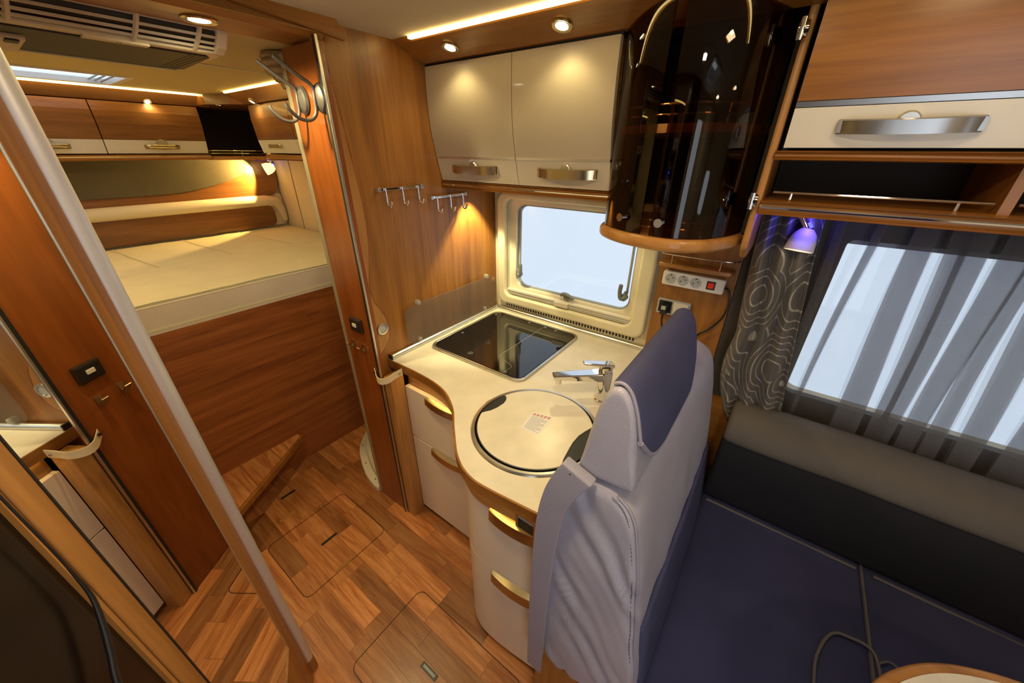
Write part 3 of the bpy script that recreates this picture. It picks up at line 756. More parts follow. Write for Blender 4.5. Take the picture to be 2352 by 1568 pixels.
# faucet
fc = thing('faucet', 'chrome single lever kitchen faucet behind the sink', 'faucet', (.885, -.455, .9))
bx, by = .88, -.48
MB().lathe([(.031, .900), (.031, .905), (.0265, .908), (.0265, 1.018), (.025, 1.022)], (bx, by, 0), n=28).build('body', 'chrome', fc, smooth=40)
MB().lathe([(.024, 1.022), (.024, 1.036), (.019, 1.040), (.001, 1.040)], (bx, by, 0), n=24).build('cartridge', 'chrome', fc, smooth=40)
dv = Vector((-.766, -.643, 0)); pv = Vector((.643, -.766, 0)); L = .19
def bar(p0, p1, w0, w1, h0, h1):
    vs = []
    for p, w, h in ((p0, w0, h0), (p1, w1, h1)):
        for a, b2 in ((-1, -1), (1, -1), (1, 1), (-1, 1)): vs.append(p+pv*w*a+Vector((0, 0, h*b2)))
    return MB()._add(vs, [(3, 2, 1, 0), (4, 5, 6, 7), (0, 1, 5, 4), (1, 2, 6, 5), (2, 3, 7, 6), (3, 0, 4, 7)])
B0 = Vector((bx, by, 1.003))
bar(B0+dv*.005, B0+dv*L+Vector((0, 0, .004)), .024, .017, .017, .008).build('spout', 'chrome', fc, bevel=.004, seg=3)
pt = B0+dv*(L-.022)
MB().lathe([(.011, .976), (.012, .990), (.011, 1.000)], (pt.x, pt.y, 0), n=20).build('aerator', 'chrome', fc, smooth=40)
H0 = Vector((bx, by, 1.047))
bar(H0-dv*.026, H0+dv*.085+Vector((0, 0, .012)), .017, .011, .006, .004).build('lever', 'chrome', fc, bevel=.003, seg=3)
MB().lathe([(.006, 1.053), (.006, 1.0545), (.001, 1.0545)], (bx, by, 0), n=14).build('lever_mark', 'latch_grey', fc)
# splash guard
sg = thing('splash_guard', 'frosted plastic splash guard leaning on the partition wall', 'splash guard', (.02, -.34, .92))
MB().prism(rrect(-.665, -.03, .922, 1.108, .045), 'x', .016, .020).build('guard_panel', 'frosted', sg)
for y, z in ((-.585, 1.112), (-.105, 1.112), (-.60, .932), (-.13, .932)):
    MB().box(.002, .026, y-.008, y+.008, z-.010, z+.010).build('clip', 'clear_clip', sg, bevel=.004)
# hook rails
def hook_rail(y0, y1, z, lab):
    t = thing('hook_rail', lab, 'hooks', (.02, (y0+y1)/2, z-.06), 'small chrome hook rails')
    MB().box(.016, .022, y0, y1, z-.005, z+.005).build('bar', 'chrome', t, bevel=.001)
    for y in (y0+.006, y1-.006): MB().box(0, .024, y-.007, y+.007, z-.008, z+.008).build('end_mount', 'steel', t, bevel=.002)
    for k in range(3):
        y = y0+(y1-y0)*(.14+.36*k)
        MB().tube(catmull([(.025, y, z+.004), (.026, y, z-.02), (.026, y, z-.048), (.032, y, z-.060), (.042, y, z-.058), (.050, y, z-.042)], 4), .0045, 8).build('hook', 'chrome', t, smooth=60)
hook_rail(-.706, -.492, 1.588, 'chrome three hook rail nearer the door leaf on the partition')
hook_rail(-.455, -.236, 1.540, 'chrome three hook rail nearer the kitchen window on the partition')
# knob on the partition
kb = thing('door_knob', 'round silver push knob beside the wavy wooden panel', 'knob', (.012, -.785, 1.035))
MB().lathe([(.024, 0), (.026, .004), (.024, .010), (.017, .011), (.015, .006), (.001, .006)], (.012, -.785, 1.056), 'x', 28).build('ring', 'alu', kb, smooth=40)
MB().lathe([(.015, .004), (.014, .008), (.001, .0085)], (.012, -.785, 1.056), 'x', 24).build('button', 'grey_socket', kb, smooth=40)
kb2 = thing('wall_button', 'small round wooden plug on the partition near the window', 'plug', (.0, -.03, 1.06))
MB().lathe([(.014, 0), (.014, .005), (.010, .008), (.001, .008)], (0, -.03, 1.07), 'x', 18).build('plug_face', 'honeyl_z', kb2, smooth=40)
# door leaf fittings
sw2 = thing('wall_switch', 'dark brown plate with small cream button on the door leaf', 'switch', (-.06, -.85, 1.04))
MB().box(-.100, -.020, -.858, -.847, 1.046, 1.110).build('plate', 'brown_plastic', sw2, bevel=.004)
MB().box(-.094, -.026, -.861, -.857, 1.052, 1.104).build('plate_face', 'black_plastic', sw2, bevel=.002)
MB().box(-.073, -.047, -.864, -.860, 1.072, 1.088).build('button', 'cream_plastic', sw2, bevel=.002)
for x, lab in ((-.125, 'left of two small folded metal hooks under the plate'), (-.045, 'right of two small folded metal hooks under the plate')):
    t = thing('small_hook', lab, 'hook', (x, -.85, .94), 'small metal hooks on the door leaf')
    MB().prism([(-.847, .990), (-.849, .990), (-.855, .962), (-.874, .985), (-.876, .983), (-.856, .952), (-.847, .955)], 'x', x-.010, x+.012).build('hook_plate', 'brass_nickel', t)
for x, y0, lab in ((-.098, 0, 'left tall grey wire coat hook at the top of the door leaf'), (.006, 0, 'right tall grey wire coat hook at the top of the door leaf')):
    t = thing('coat_hook', lab, 'coat hook', (x, -.86, 1.80), 'tall grey coat hooks')
    mb = MB().lathe([(.030, 0), (.032, .004), (.028, .012), (.016, .017), (.001, .018)], (x+.006, -.847, 1.855), 'y', 28, -1)
    mb.v = [(p[0], p[1], 1.855+(p[2]-1.855)*1.25) for p in mb.v]
    mb.build('base_disc', 'hook_metal', t, smooth=40)
    MB().tube(catmull([(x-.012, -.955, 1.945), (x-.010, -.945, 1.938), (x-.006, -.905, 1.91), (x, -.868, 1.885), (x, -.866, 1.85), (x-.002, -.870, 1.815), (x-.006, -.890, 1.797), (x-.010, -.920, 1.800), (x-.014, -.943, 1.822), (x-.016, -.948, 1.836)], 5), [.0052]*46, 10).build('wire', 'hook_metal', t, smooth=60)
sp = thing('leather_strap', 'short cream leather strap fastening the door leaf to the kitchen unit', 'strap', (.05, -.85, .84))
path = catmull([(.004, -.850), (.018, -.856), (.040, -.868), (.066, -.872), (.090, -.860), (.105, -.842), (.104, -.80), (.1035, -.782)], 5)
zs = [.878-.03*math.sin(pi*min(1, i/(len(path)*.75)))*.6 for i in range(len(path))]
vs = []; n = len(path); o2 = offset(path, .0025)
for i in range(n): vs += [(*path[i], zs[i]-.016), (*path[i], zs[i]+.014), (*o2[i], zs[i]+.014), (*o2[i], zs[i]-.016)]
mb = MB()._add(vs, [(i*4+k, i*4+(k+1) % 4, i*4+4+(k+1) % 4, i*4+4+k) for i in range(n-1) for k in range(4)]+[(0, 1, 2, 3), (4*n-1, 4*n-2, 4*n-3, 4*n-4)])
mb.build('band', 'strap_cream', sp)
MB().lathe([(.006, 0), (.006, .003), (.001, .005)], (.012, -.856, .876), 'y', 14, -1).build('snap_button', 'brown_plastic', sp, smooth=40)
MB().lathe([(.004, 0), (.004, .003), (.001, .004)], (.105, -.80, .876), 'x', 14).build('rivet', 'steel', sp, smooth=40)

# kitchen overhead cabinet
kc = thing('kitchen_overhead_cabinet', 'glossy cream two door overhead cabinet above the kitchen window', 'cabinet', (.38, -.2, 1.577))
MB().box(.002, .768, -.350, -.002, 1.605, 1.995).build('carcass', 'honey_x', kc)
cprof = catmull([(-.412, 1.992), (-.414, 1.902), (-.407, 1.787), (-.388, 1.693)], 5)
lprof = catmull([(-.388, 1.690), (-.376, 1.643), (-.365, 1.604)], 4)
for x0, x1, h0, h1, lab in ((.004, .406, .094, .317, 'left glossy door'), (.409, .766, .505, .725, 'right glossy door')):
    d = MB().prism(cprof+[(p[0]+.018, p[1]) for p in cprof[::-1]], 'x', x0, x1).build('door', 'white_lacquer', kc, smooth=30)
    MB().prism([(p[0]+.001, p[1]) for p in lprof]+[(p[0]+.018, p[1]) for p in lprof[::-1]], 'x', x0, x1).build('lower_band', 'cream_lacquer', d, smooth=30)
    MB().box(x0, x1, -.3895, -.375, 1.6875, 1.6955).build('metal_inlay', 'alu', d)
    bow_handle(h0, h1, -.383, 1.650, .028, d, .024, True, 'brass_nickel')
mb = MB().prism(catmull([(-.01, 1.602), (-.345, 1.602), (-.362, 1.597), (-.368, 1.586), (-.362, 1.576), (-.34, 1.572), (-.01, 1.572)], 2), 'x', .002, .775)
lp = mb.build('bottom_lip', 'honey_x', kc, smooth=40); MB().tube([(.01, -.3685, 1.588), (.775, -.3685, 1.588)], .0028, 6).build('chrome_line', 'chrome', lp)
MB().box(.0, .77, -.405, -.36, 1.994, 2.0).build('shadow_gap', 'rubber', kc)
# soffit along the ceiling edge
sf = struct(MB().prism([(-.545, ZC), (-.530, ZC-.012), (-.420, 2.0), (-.36, 1.998), (-.36, ZC)], 'x', .0, 3.3).build('trim_3', 'honey_x', label='wooden soffit with downlights above the kitchen cabinets'))
def downlight(pos, nrm, r, mat, label, group, energy, spot, aim=None, parent_mat='brass_nickel', blend=.6):
    t = thing('downlight', label, 'downlight', pos, group)
    q = Vector(nrm).normalized().to_track_quat('Z', 'Y').to_matrix()
    def put(pr, nm, mt):
        tmp = MB().lathe(pr, (0, 0, 0), n=24); tmp.v = [tuple(q @ Vector(p)+Vector(pos)) for p in tmp.v]; return tmp.build(nm, mt, t, smooth=40)
    put([(r*1.0, -.002), (r*1.45, -.002), (r*1.5, .002), (r*1.35, .005), (r*1.0, .003)], 'ring', parent_mat)
    put([(.001, .0005), (r, .0005), (r*.9, .003), (.001, .0035)], 'lens', mat)
    p = Vector(pos)+Vector(nrm).normalized()*.02
    if energy: lamp('downlight_beam', 'SPOT', p, energy, SPOTC, t, .02, spot, blend, aim or (p+Vector(nrm)))
    return t
sn = (0, -.34, -1)
downlight((.202, -.475, 2.0175), sn, .020, 'spot_glow', 'downlight in the kitchen soffit nearer the partition', 'kitchen soffit downlights', 1.5, 130, (.202, -.50, 1.0))
downlight((.621, -.475, 2.0175), sn, .020, 'spot_glow', 'downlight in the kitchen soffit nearer the smoked glass cabinet', 'kitchen soffit downlights', 1.5, 130, (.621, -.50, 1.0))
downlight((-.045, -1.092, 1.9995), (0, 0, -1), .026, 'spot_glow', 'downlight in the wooden beam at the bedroom entrance', 'beam downlights', 22, 165)
bd = downlight((-1.0, -1.60, ZB), (0, 0, -1), .03, 'spot_rear', 'ceiling downlight over the foot of the bed', 'bedroom downlights', 0, 150)
lamp('bed_downlight_glow', 'AREA', (-1.0, -1.60, ZB-.012), 5, (1, .70, .32), bd, .1, aim=(-1.0, -1.6, 0))
downlight((-1.9165, -.80, 1.9565), (.68, 0, -.73), .014, 'spot_rear', 'small downlight above the rear bedroom cabinet door', 'bedroom downlights', .9, 160, (-1.93, -.8, 1.6))
downlight((-1.745, -.50, 1.9545), (0, 0, -1), .014, 'spot_rear', 'small downlight above the dark corner shelf', 'bedroom downlights', .25, 120)
downlight((-1.45, -.432, 1.9615), (0, -.54, -.84), .014, 'spot_rear', 'small downlight above the bedroom side cabinet', 'bedroom downlights', .9, 160, (-1.45, -.42, 1.6))
for x, y, lab in ((1.05, -1.30, 'added fill light in the ceiling nearest the washroom'), (1.45, -.80, 'added fill light in the ceiling above the seat back'), (2.75, -1.75, 'added fill light in the ceiling on the door side'), (2.75, -.80, 'added fill light in the ceiling above the table')):  # unseen ceiling lamps, added as fill to brighten the living area
    t = downlight((x, y, ZC), (0, 0, -1), .035, 'spot_glow', lab, 'added living area fill lights', 0, 160)
    lamp('fill_glow', 'AREA', (x, y, ZC-.012), 7 if y < -1.2 else 1.2, (1.0, .74, .42), t, .12, aim=(x, y, 0))
# lamp hidden under the overhead cabinet that lights the partition
ul = downlight((.075, -.215, 1.5705), (0, 0, -1), .018, 'lamp_warm', 'small lamp under the overhead cabinet beside the partition', 'under cabinet lamps', 20, 84, (.03, -.215, 1.0), blend=.25)
ul2 = downlight((.52, -.20, 1.5705), (0, 0, -1), .018, 'lamp_white', 'small lamp under the overhead cabinet above the kitchen window', 'under cabinet lamps', 5.5, 150)

# ------------------------------------------------------------------ KITCHEN WINDOW
w1 = sempty('window_3', (.44, 0, .95), 'kitchen window')
m = MB(); m.holed(rrect(.035, .868, .952, 1.535, .05), [rrect(.083, .803, 1.0, 1.505, .04)], 'y', -.034, .0)
m.build('inner_frame', 'frame_cream', w1, bevel=.012, seg=3)
m = MB(); m.holed(rrect(.083, .803, 1.0, 1.505, .04), [rrect(.128, .770, 1.048, 1.480, .055)], 'y', .012, .03); m.build('sash', 'cream_plastic', w1)
m = MB(); m.holed(rrect(.122, .776, 1.042, 1.486, .058), [rrect(.138, .762, 1.056, 1.472, .05)], 'y', .030, .045); m.build('sash_seal', 'latch_grey', w1)
MB().box(.083, .803, .046, .050, 1.0, 1.505).build('pane', 'window_pane', w1)
bl = MB().box(.090, .798, -.016, .010, 1.004, 1.036).build('blind_cassette', 'cream_plastic', w1, bevel=.003)
for z in (1.012, 1.024): MB().box(.090, .798, -.0185, -.0155, z, z+.003).build('cassette_line', 'latch_grey', bl)
MB().box(.400, .478, -.030, -.014, 1.008, 1.034).build('blind_grip', 'cream_plastic', bl, bevel=.003)
for x, s in ((.152, 1), (.752, -1)):
    a = MB().tube([(x, .018, 1.46), (x, .018, 1.14)], .006, 8).build('stay_rod', 'latch_grey', w1)
    MB().tube(catmull([(x, .010, 1.15), (x+.004*s, -.004, 1.125), (x+.018*s, -.010, 1.12), (x+.024*s, -.012, 1.15), (x+.022*s, -.012, 1.185)], 4), .0095, 8).build('latch', 'latch_dark', w1, smooth=60)
    MB().lathe([(.017, 0), (.017, .02), (.001, .022)], (x+.006*s, .012, 1.125), 'y', 16, -1).build('latch_hub', 'latch_dark', w1, smooth=40)
MB().tube(catmull([(.425, -.002, 1.065), (.45, -.012, 1.078), (.475, -.012, 1.072), (.50, -.010, 1.058)], 4), .0095, 8).build('latch', 'latch_dark', w1, smooth=60)
MB().lathe([(.016, 0), (.016, .018), (.001, .02)], (.455, .012, 1.06), 'y', 16, -1).build('latch_hub', 'latch_dark', w1, smooth=40)
# wooden board right of the window
struct(MB().box(.885, 1.165, -.022, 0, .905, 1.50).build('trim_4', 'honey_z', label='wooden wall board carrying the sockets'))
# small shelf with chrome rail
sh = thing('small_shelf', 'small curved wooden shelf with chrome rail above the power strip', 'shelf', (1.02, -.06, 1.315))
MB().prism(catmull([(.885, -.022), (.886, -.060), (.905, -.078), (1.02, -.084), (1.13, -.080), (1.152, -.060), (1.155, -.022)], 4), 'z', 1.315, 1.332).build('board', 'honeyl_x', sh, bevel=.004)
MB().tube(catmull([(.888, -.026, 1.366), (.892, -.058, 1.366), (.915, -.074, 1.366), (1.02, -.078, 1.367), (1.13, -.074, 1.368), (1.156, -.05, 1.368), (1.16, -.022, 1.368)], 4), .0032, 8).build('rail', 'chrome', sh, smooth=60)
for x in (.935, 1.105): MB().tube([(x, -.075, 1.332), (x, -.076, 1.368)], .003, 8).build('rail_post', 'chrome', sh)
# power strip
ps = thing('power_strip', 'white power strip with three sockets and red switch', 'power strip', (1.02, -.04, 1.236))
MB().prism(rrect(.908, 1.134, 1.237, 1.294, .008), 'y', -.052, -.022).build('housing', 'white_plastic', ps, bevel=.004)
for x in (.940, .987, 1.034):
    s_ = MB().lathe([(.0205, 0), (.0205, .0016), (.0175, .0018), (.0168, .0008), (.001, .0008)], (x, -.052, 1.266), 'y', 24, -1).build('socket', 'grey_socket', ps, smooth=40)
    for dx, dz in ((-.008, -.004), (.008, .004)): MB().lathe([(.0026, 0), (.0026, .0004), (.001, .0004)], (x+dx, -.0529, 1.266+dz), 'y', 8, -1).build('pin_hole', 'rubber', s_)
    MB().box(x-.0025, x+.0025, -.0542, -.0526, 1.2795, 1.2835).build('earth_clip', 'rubber', s_)
MB().box(1.073, 1.103, -.0535, -.05, 1.250, 1.282).build('switch_frame', 'black_plastic', ps)
MB().box(1.078, 1.098, -.057, -.052, 1.255, 1.277).build('switch_rocker', 'red_switch', ps, bevel=.002)
tag(MB().tube(catmull([(1.132, -.038, 1.262), (1.152, -.045, 1.255), (1.162, -.05, 1.21), (1.155, -.05, 1.15), (1.12, -.05, 1.09), (1.09, -.05, 1.06), (1.06, -.05, 1.0)], 6), .0042, 8).build('power_cable', 'black_plastic', smooth=60), 'black cable looping down from the white power strip', 'cable')
# socket plate
so = thing('socket_plate', 'grey framed plate with black socket and cream rocker below the power strip', 'socket', (.97, -.03, 1.105))
m = MB(); m.holed(rrect(.905, 1.034, 1.106, 1.170, .003), [rrect(.912, .964, 1.112, 1.164, .002), rrect(.970, 1.028, 1.112, 1.164, .002)], 'y', -.034, -.022); m.build('plate_frame', 'grey_socket', so)
MB().box(.912, .964, -.030, -.022, 1.112, 1.164).build('socket_insert', 'black_plastic', so)
MB().box(.970, 1.028, -.040, -.022, 1.112, 1.164).build('rocker', 'cream_plastic', so, bevel=.003)
pg = thing('charger_plug', 'black charger plug with its cable in the socket plate', 'plug', (.938, -.045, 1.11))
MB().box(.926, .952, -.062, -.030, 1.112, 1.152).build('plug_body', 'black_plastic', pg, bevel=.003)
MB().box(.930, .947, -.064, -.060, 1.134, 1.150).build('plug_tip', 'grey_socket', pg)
MB().tube(catmull([(.939, -.052, 1.115), (.941, -.056, 1.08), (.955, -.06, 1.04), (.99, -.06, .99)], 5), .004, 8).build('plug_cable', 'black_plastic', pg, smooth=60)

# ------------------------------------------------------------------ CURVED SMOKED GLASS CABINET
gc = thing('glass_cabinet', 'tall curved smoked glass display cabinet on a rounded wooden base', 'cabinet', (.96, -.25, 1.47))
arcp = catmull([(.742, -.30), (.752, -.375), (.785, -.435), (.86, -.490), (.95, -.518), (1.03, -.516), (1.10, -.465), (1.146, -.38), (1.166, -.30)], 6)
def shrink(path, t): return offset(path, t)
base = [(.775, -.002), (.742, -.24)]+arcp+[(1.170, -.002)]
MB().prism(base, 'z', 1.472, 1.508).build('base_shelf', 'honeyl_x', gc, bevel=.014, seg=4)
gp = shrink(arcp, .014)
h = len(gp)//2
MB().band(gp[:h-1], .005, 1.510, ZC-.004).build('glass_door', 'smoked_glass', gc, smooth=40)
MB().band(gp[h:], .005, 1.510, ZC-.004).build('glass_door', 'smoked_glass', gc, smooth=40)
MB().prism([(.785, -.004), (.760, -.27)]+[tuple(p) for p in shrink(arcp, .024)]+[(1.153, -.29), (1.153, -.012)], 'z', 1.760, 1.780).build('shelf', 'honeyl_x', gc)  # lighter wood tone stands in for light reaching the shelf
MB().prism([(.785, -.004), (.760, -.27)]+[tuple(p) for p in shrink(arcp, .03)]+[(1.160, -.004)], 'z', ZC-.02, ZC-.002).build('top_board', 'dark_inside', gc)
MB().box(.775, 1.16, -.010, -.003, 1.51, ZC-.02).build('back_panel', 'dark_inside', gc)
MB().box(.772, .782, -.33, -.005, 1.51, ZC-.02).build('inner_side', 'dark_inside', gc)
MB().box(1.155, 1.166, -.30, -.005, 1.51, ZC-.02).build('inner_side', 'dark_inside', gc)
for z in (1.800, 1.822, 1.530, 1.548):
    rp_ = shrink(arcp, .034); MB().tube([(p[0], p[1], z) for p in rp_[8:40]], .0026, 6).build('rail', 'chrome', gc)
for z0 in (1.780, 1.508):
    for i in (12, 24, 36):
        p = shrink(arcp, .034)[i]; MB().tube([(p[0], p[1], z0), (p[0], p[1], z0+.043)], .0026, 6).build('rail_post', 'chrome', gc)
for k in (h-6, h+2):
    p = arcp[k]; q = gp[k]
    dvec = Vector((p[0]-q[0], p[1]-q[1], 0)).normalized(); c0 = Vector((q[0], q[1], 1.548))
    MB().tube([c0-dvec*.004, c0+dvec*.018], .0115, 18).build('door_knob', 'chrome', gc, smooth=40)
for k, sgn in ((1, -1), (len(gp)-2, 1)):
    for z in (1.605, 1.955):
        p = gp[k] if sgn < 0 else (1.150, -.372)
        MB().lathe([(.016, 0), (.018, .004), (.018, .02), (.001, .022)], (p[0]+sgn*.008, p[1], z), 'x', 18, sgn).build('hinge', 'chrome', gc, smooth=40)
        MB().lathe([(.007, -.02), (.007, .02)], (p[0]+sgn*.016, p[1]-.012, z), 'z', 12).build('hinge_pin', 'chrome', gc, smooth=40)
MB().prism([(-.30, 1.44), (-.355, 1.475), (-.362, 1.50), (-.362, ZC-.002), (-.004, ZC-.002), (-.004, 1.44)], 'x', 1.168, 1.186).build('side_board', 'honeyl_z', gc, bevel=.006)

# ------------------------------------------------------------------ DINETTE OVERHEAD CABINET
oc = thing('dinette_overhead_cabinet', 'wood and cream overhead cabinet with open shelf above the dinette window', 'cabinet', (1.9, -.2, 1.575))
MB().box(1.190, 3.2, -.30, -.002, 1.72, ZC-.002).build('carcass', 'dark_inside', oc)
for x0, x1, hx in ((1.198, 1.95, 1.40), (1.955, 2.70, 2.33)):
    d = MB().prism(catmull([(-.395, ZC-.006), (-.392, 1.92), (-.376, 1.822)], 4)+[(-.35, 1.822), (-.37, ZC-.006)], 'x', x0, x1).build('door', 'honey_x', oc, smooth=30)
    MB().prism([(-.378, 1.8205), (-.376, 1.810), (-.35, 1.810), (-.35, 1.8205)], 'x', x0, x1).build('metal_inlay', 'handle_grey', d)
    MB().prism([(-.376, 1.8085), (-.360, 1.728), (-.34, 1.728), (-.35, 1.8085)], 'x', x0, x1).build('cream_band', 'white_panel', d)
    bow_handle(hx-.112, hx+.112, -.372, 1.768, .026, d, .026, True, 'handle_grey')
def lipbar(z0, z1, yf):
    return catmull([(-.05, z1), (yf+.02, z1), (yf+.004, z1-.006), (yf, (z0+z1)/2), (yf+.004, z0+.006), (yf+.02, z0), (-.05, z0)], 2)
MB().prism(lipbar(1.700, 1.722, -.372), 'x', 1.186, 3.2).build('upper_shelf', 'honey_x', oc, smooth=40)
ls = MB().prism(lipbar(1.572, 1.606, -.372), 'x', 1.186, 3.2).build('lower_shelf', 'honey_x', oc, smooth=40)
MB().tube([(1.19, -.3735, 1.592), (3.2, -.3735, 1.592)], .004, 6).build('chrome_line', 'chrome', ls)
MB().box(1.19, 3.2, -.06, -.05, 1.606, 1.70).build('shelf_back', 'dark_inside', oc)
for x in (1.60, 2.30): MB().box(x, x+.018, -.345, -.06, 1.606, 1.70).build('divider', 'honey_z', oc)
for x0, x1 in ((1.205, 1.592), (1.625, 2.29)):
    MB().tube([(x0, -.338, 1.626), (x1, -.338, 1.626)], .003, 8).build('rail', 'chrome', oc)
    for x in (x0+.04, x1-.05): MB().tube([(x, -.338, 1.606), (x, -.338, 1.627)], .0028, 6).build('rail_post', 'chrome', oc)
# dinette reading lamp
rl2, d = reading_lamp('reading_lamp', 'white shaded lamp lit blue in front of the patterned curtain', (1.285, -.17, 1.572), (1.307, -.185, 1.478), (1.30, -.21, 1.38), 'shade_lamp', 'lamp_white', .92, 'reading lamps with blue light')
lamp('dinette_lamp_light', 'SPOT', (1.308, -.188, 1.470), .5, (1, .8, .5), rl2, .015, 110, .5, (1.32, -.2, 1.0))
lamp('dinette_blue_light', 'POINT', (1.315, -.215, 1.545), .6, (.05, .03, 1), rl2, .008)

# ------------------------------------------------------------------ DINETTE WINDOW AND CURTAINS
w2 = sempty('window_4', (2.0, 0, .9), 'dinette window')
m = MB(); m.holed(rrect(1.168, 2.70, .80, 1.568, .01), [rrect(1.425, 2.585, .912, 1.480, .02)], 'y', -.03, .0); m.build('inner_frame', 'frame_and_shade', w2, bevel=.01)  # dark frame widened over the wall strip by the curtain, painting its shade
MB().box(1.41, 2.605, .046, .050, .90, 1.495).build('pane', 'window_pane', w2)
MB().box(1.43, 2.585, -.012, .008, 1.465, 1.488).build('blind_cassette', 'latch_grey', w2)
tag(MB().box(1.20, 2.7, -.155, -.04, 1.552, 1.570).build('curtain_track', 'dark_inside'), 'dark curtain track under the dinette overhead cabinet', 'curtain track')
cu = thing('patterned_curtain', 'grey brown curtain with pale swirling lines beside the dinette window', 'curtain', (1.28, -.07, .80))
def cur(u, v):
    z = 1.55-.77*v
    w0 = 1.19+.075*v**1.5; w1 = 1.345+.10*v**1.2
    if v > .55: w0 -= .03*math.sin((v-.55)/.45*pi)
    x = w0+(w1-w0)*u
    y = -.128+.022*math.cos(u*3.2*2*pi+.4*v)+.006*math.sin(9*v+u*7)
    return (x, y, z)
o = MB().grid(64, 40, cur).build('cloth', 'curtain_pattern', cu, smooth=80); sd = o.modifiers.new('solid', 'SOLIDIFY'); sd.thickness = .0025
MB().tube([cur(0, i/30) for i in range(31)], .004, 6).build('hem_cord', 'piping', cu)
# sheer curtain: single layers with bunched pleats between
shc = thing('sheer_curtain', 'pleated grey brown sheer curtain across the dinette window', 'curtain', (2.0, -.075, .80))
def sheer_panel(x0, x1, X0, X1, y, ph, nm, mat='sheer'):
    def fn(u, v):
        z = 1.545-.76*v
        a = x0+(x1-x0)*u; b_ = X0+(X1-X0)*u
        x = a+(b_-a)*v
        return (x+.004*math.sin(5*v+ph), y+.002*math.sin(u*2*pi+ph)+.001*math.sin(7*v+ph*2), z)
    return MB().grid(9, 16, fn).build(nm, mat, shc, smooth=80)
xs = 1.36; i = 0; sheer_panel(1.362, 2.7, 1.39, 2.75, -.058, .3, 'cloth')
rp_ = [(1.370, 1.400, 1.400, 1.435), (1.462, 1.490, 1.452, 1.468), (1.545, 1.60, 1.575, 1.655), (1.618, 1.665, 1.672, 1.712), (1.64, 1.70, 1.70, 1.745), (1.71, 1.775, 1.752, 1.80), (1.765, 1.80, 1.80, 1.85), (1.80, 1.86, 1.87, 1.93), (1.90, 1.97, 1.96, 2.05), (2.02, 2.07, 2.10, 2.16), (2.12, 2.22, 2.20, 2.30), (2.28, 2.33, 2.36, 2.42), (2.40, 2.5, 2.5, 2.6)]
for k, (a, b_, A, B) in enumerate(rp_):
    # a pleat: the same sheer cloth folded back on itself
    for q in range(3):
        dx = .004*q
        sheer_panel(a+dx, b_-dx*.5, A+dx, B-dx*.5, -.068-.008*q-.001*(k % 2), k*1.3+q, 'pleat', 'sheer_pleat' if q == 1 else 'sheer')

# ------------------------------------------------------------------ DINETTE SEATING
wr = lambda w, s, a: noise.noise(w*s)*a
# seat back beside the kitchen
sb = None; DB = thing('dinette_bench', 'corner dinette bench with light grey leather back and dark window side backrest', 'bench', (1.7, -.6, 0))
bp_ = [(1.03, .33), (1.005, .55), (.998, .80), (1.005, 1.0), (1.035, 1.105), (1.085, 1.140), (1.135, 1.138), (1.175, 1.105), (1.200, 1.02), (1.228, .86), (1.252, .68), (1.275, .50), (1.275, .36), (1.16, .32)]
def bdisp(w, t):
    ph = (w.x-1.0)*.83+(w.z-.7)*.56
    amp = (.45+.55*math.sin(ph*31+2*noise.noise(w*4)))*(.5+.9*abs(noise.noise(w*3.1+Vector((3, 1, 2)))))
    fold = .011*amp*math.sin(ph*105+2.6*noise.noise(Vector((w.x*9, 0, w.z*5))))
    n_ = wr(w, 8, .006)+wr(w, 22, .0016)
    if t < .002: return w+Vector((0, -(n_*.6+fold), 0))
    e = max(0, 1-t/.07)
    d_ = w-Vector((1.12, w.y, .75)); d_.normalize()
    return w+d_*(n_+fold*e*.35)+Vector((0, -fold*e*e, 0))
mb = MB(); loft(mb, bp_, 'y', -1.068, -.27, 60, .035, .03, bdisp, 6); sb = mb.build('backrest', 'leather', DB, smooth=70, label='light grey leather backrest')
# stitched seam along the near edge
sm = []
_P = catmull(bp_, 6, True); _c = Vector((sum(p[0] for p in _P)/len(_P), sum(p[1] for p in _P)/len(_P)))
for p in _P:
    if p[0] > 1.10 and .38 < p[1] < 1.135:
        v_ = Vector(p)-_c; l_ = v_.length; ins_ = .035-math.sqrt(.035**2-(.035-.012)**2)
        q_ = _c+v_*((l_-ins_+.002)/l_); sm.append(tuple(bdisp(Vector((q_.x, -1.057, q_.y)), .012/.798)))
sm.sort(key=lambda p: -p[2])
MB().tube(sm, .0035, 6).build('seam', 'leather_strap', sb, smooth=60)
mb = MB()
for i in range(len(sm)-1):
    a, b_ = Vector(sm[i]), Vector(sm[i+1])
    for q in (0.05, .55): 
        p = a.lerp(b_, q)+Vector((-.009, -.0085, 0)); e_ = a.lerp(b_, q+.3)+Vector((-.009, -.0085, 0)); mb.tube([p, e_], .0012, 5)
mb.build('stitching', 'piping', sb)
fpn = MB().grid(12, 14, lambda u, v: (1.290-.046*v+.004*math.sin(u*pi), -1.035+.755*u, .40+.34*v))
o = fpn.build('front_panel', 'suede', sb, smooth=70); q = o.modifiers.new('solid', 'SOLIDIFY'); q.thickness = .012; q.offset = 0
hr_ = thing('headrest', 'grey leather headrest cushion with dark suede cover on the seat back', 'headrest', (1.11, -.83, 1.14))
hp = [(1.056, 1.150), (1.060, 1.20), (1.070, 1.28), (1.084, 1.336), (1.100, 1.364), (1.120, 1.364), (1.138, 1.332), (1.154, 1.262), (1.166, 1.19), (1.168, 1.160), (1.160, 1.150), (1.10, 1.146)]
mb = MB(); loft(mb, hp, 'y', -1.062, -.61, 24, .014, .05, lambda w, t: w+Vector((wr(w, 9, .004), wr(w, 7, .003)*(t < .1), wr(w, 11, .003))), 4); mb.build('cushion', 'leather', hr_, smooth=70)
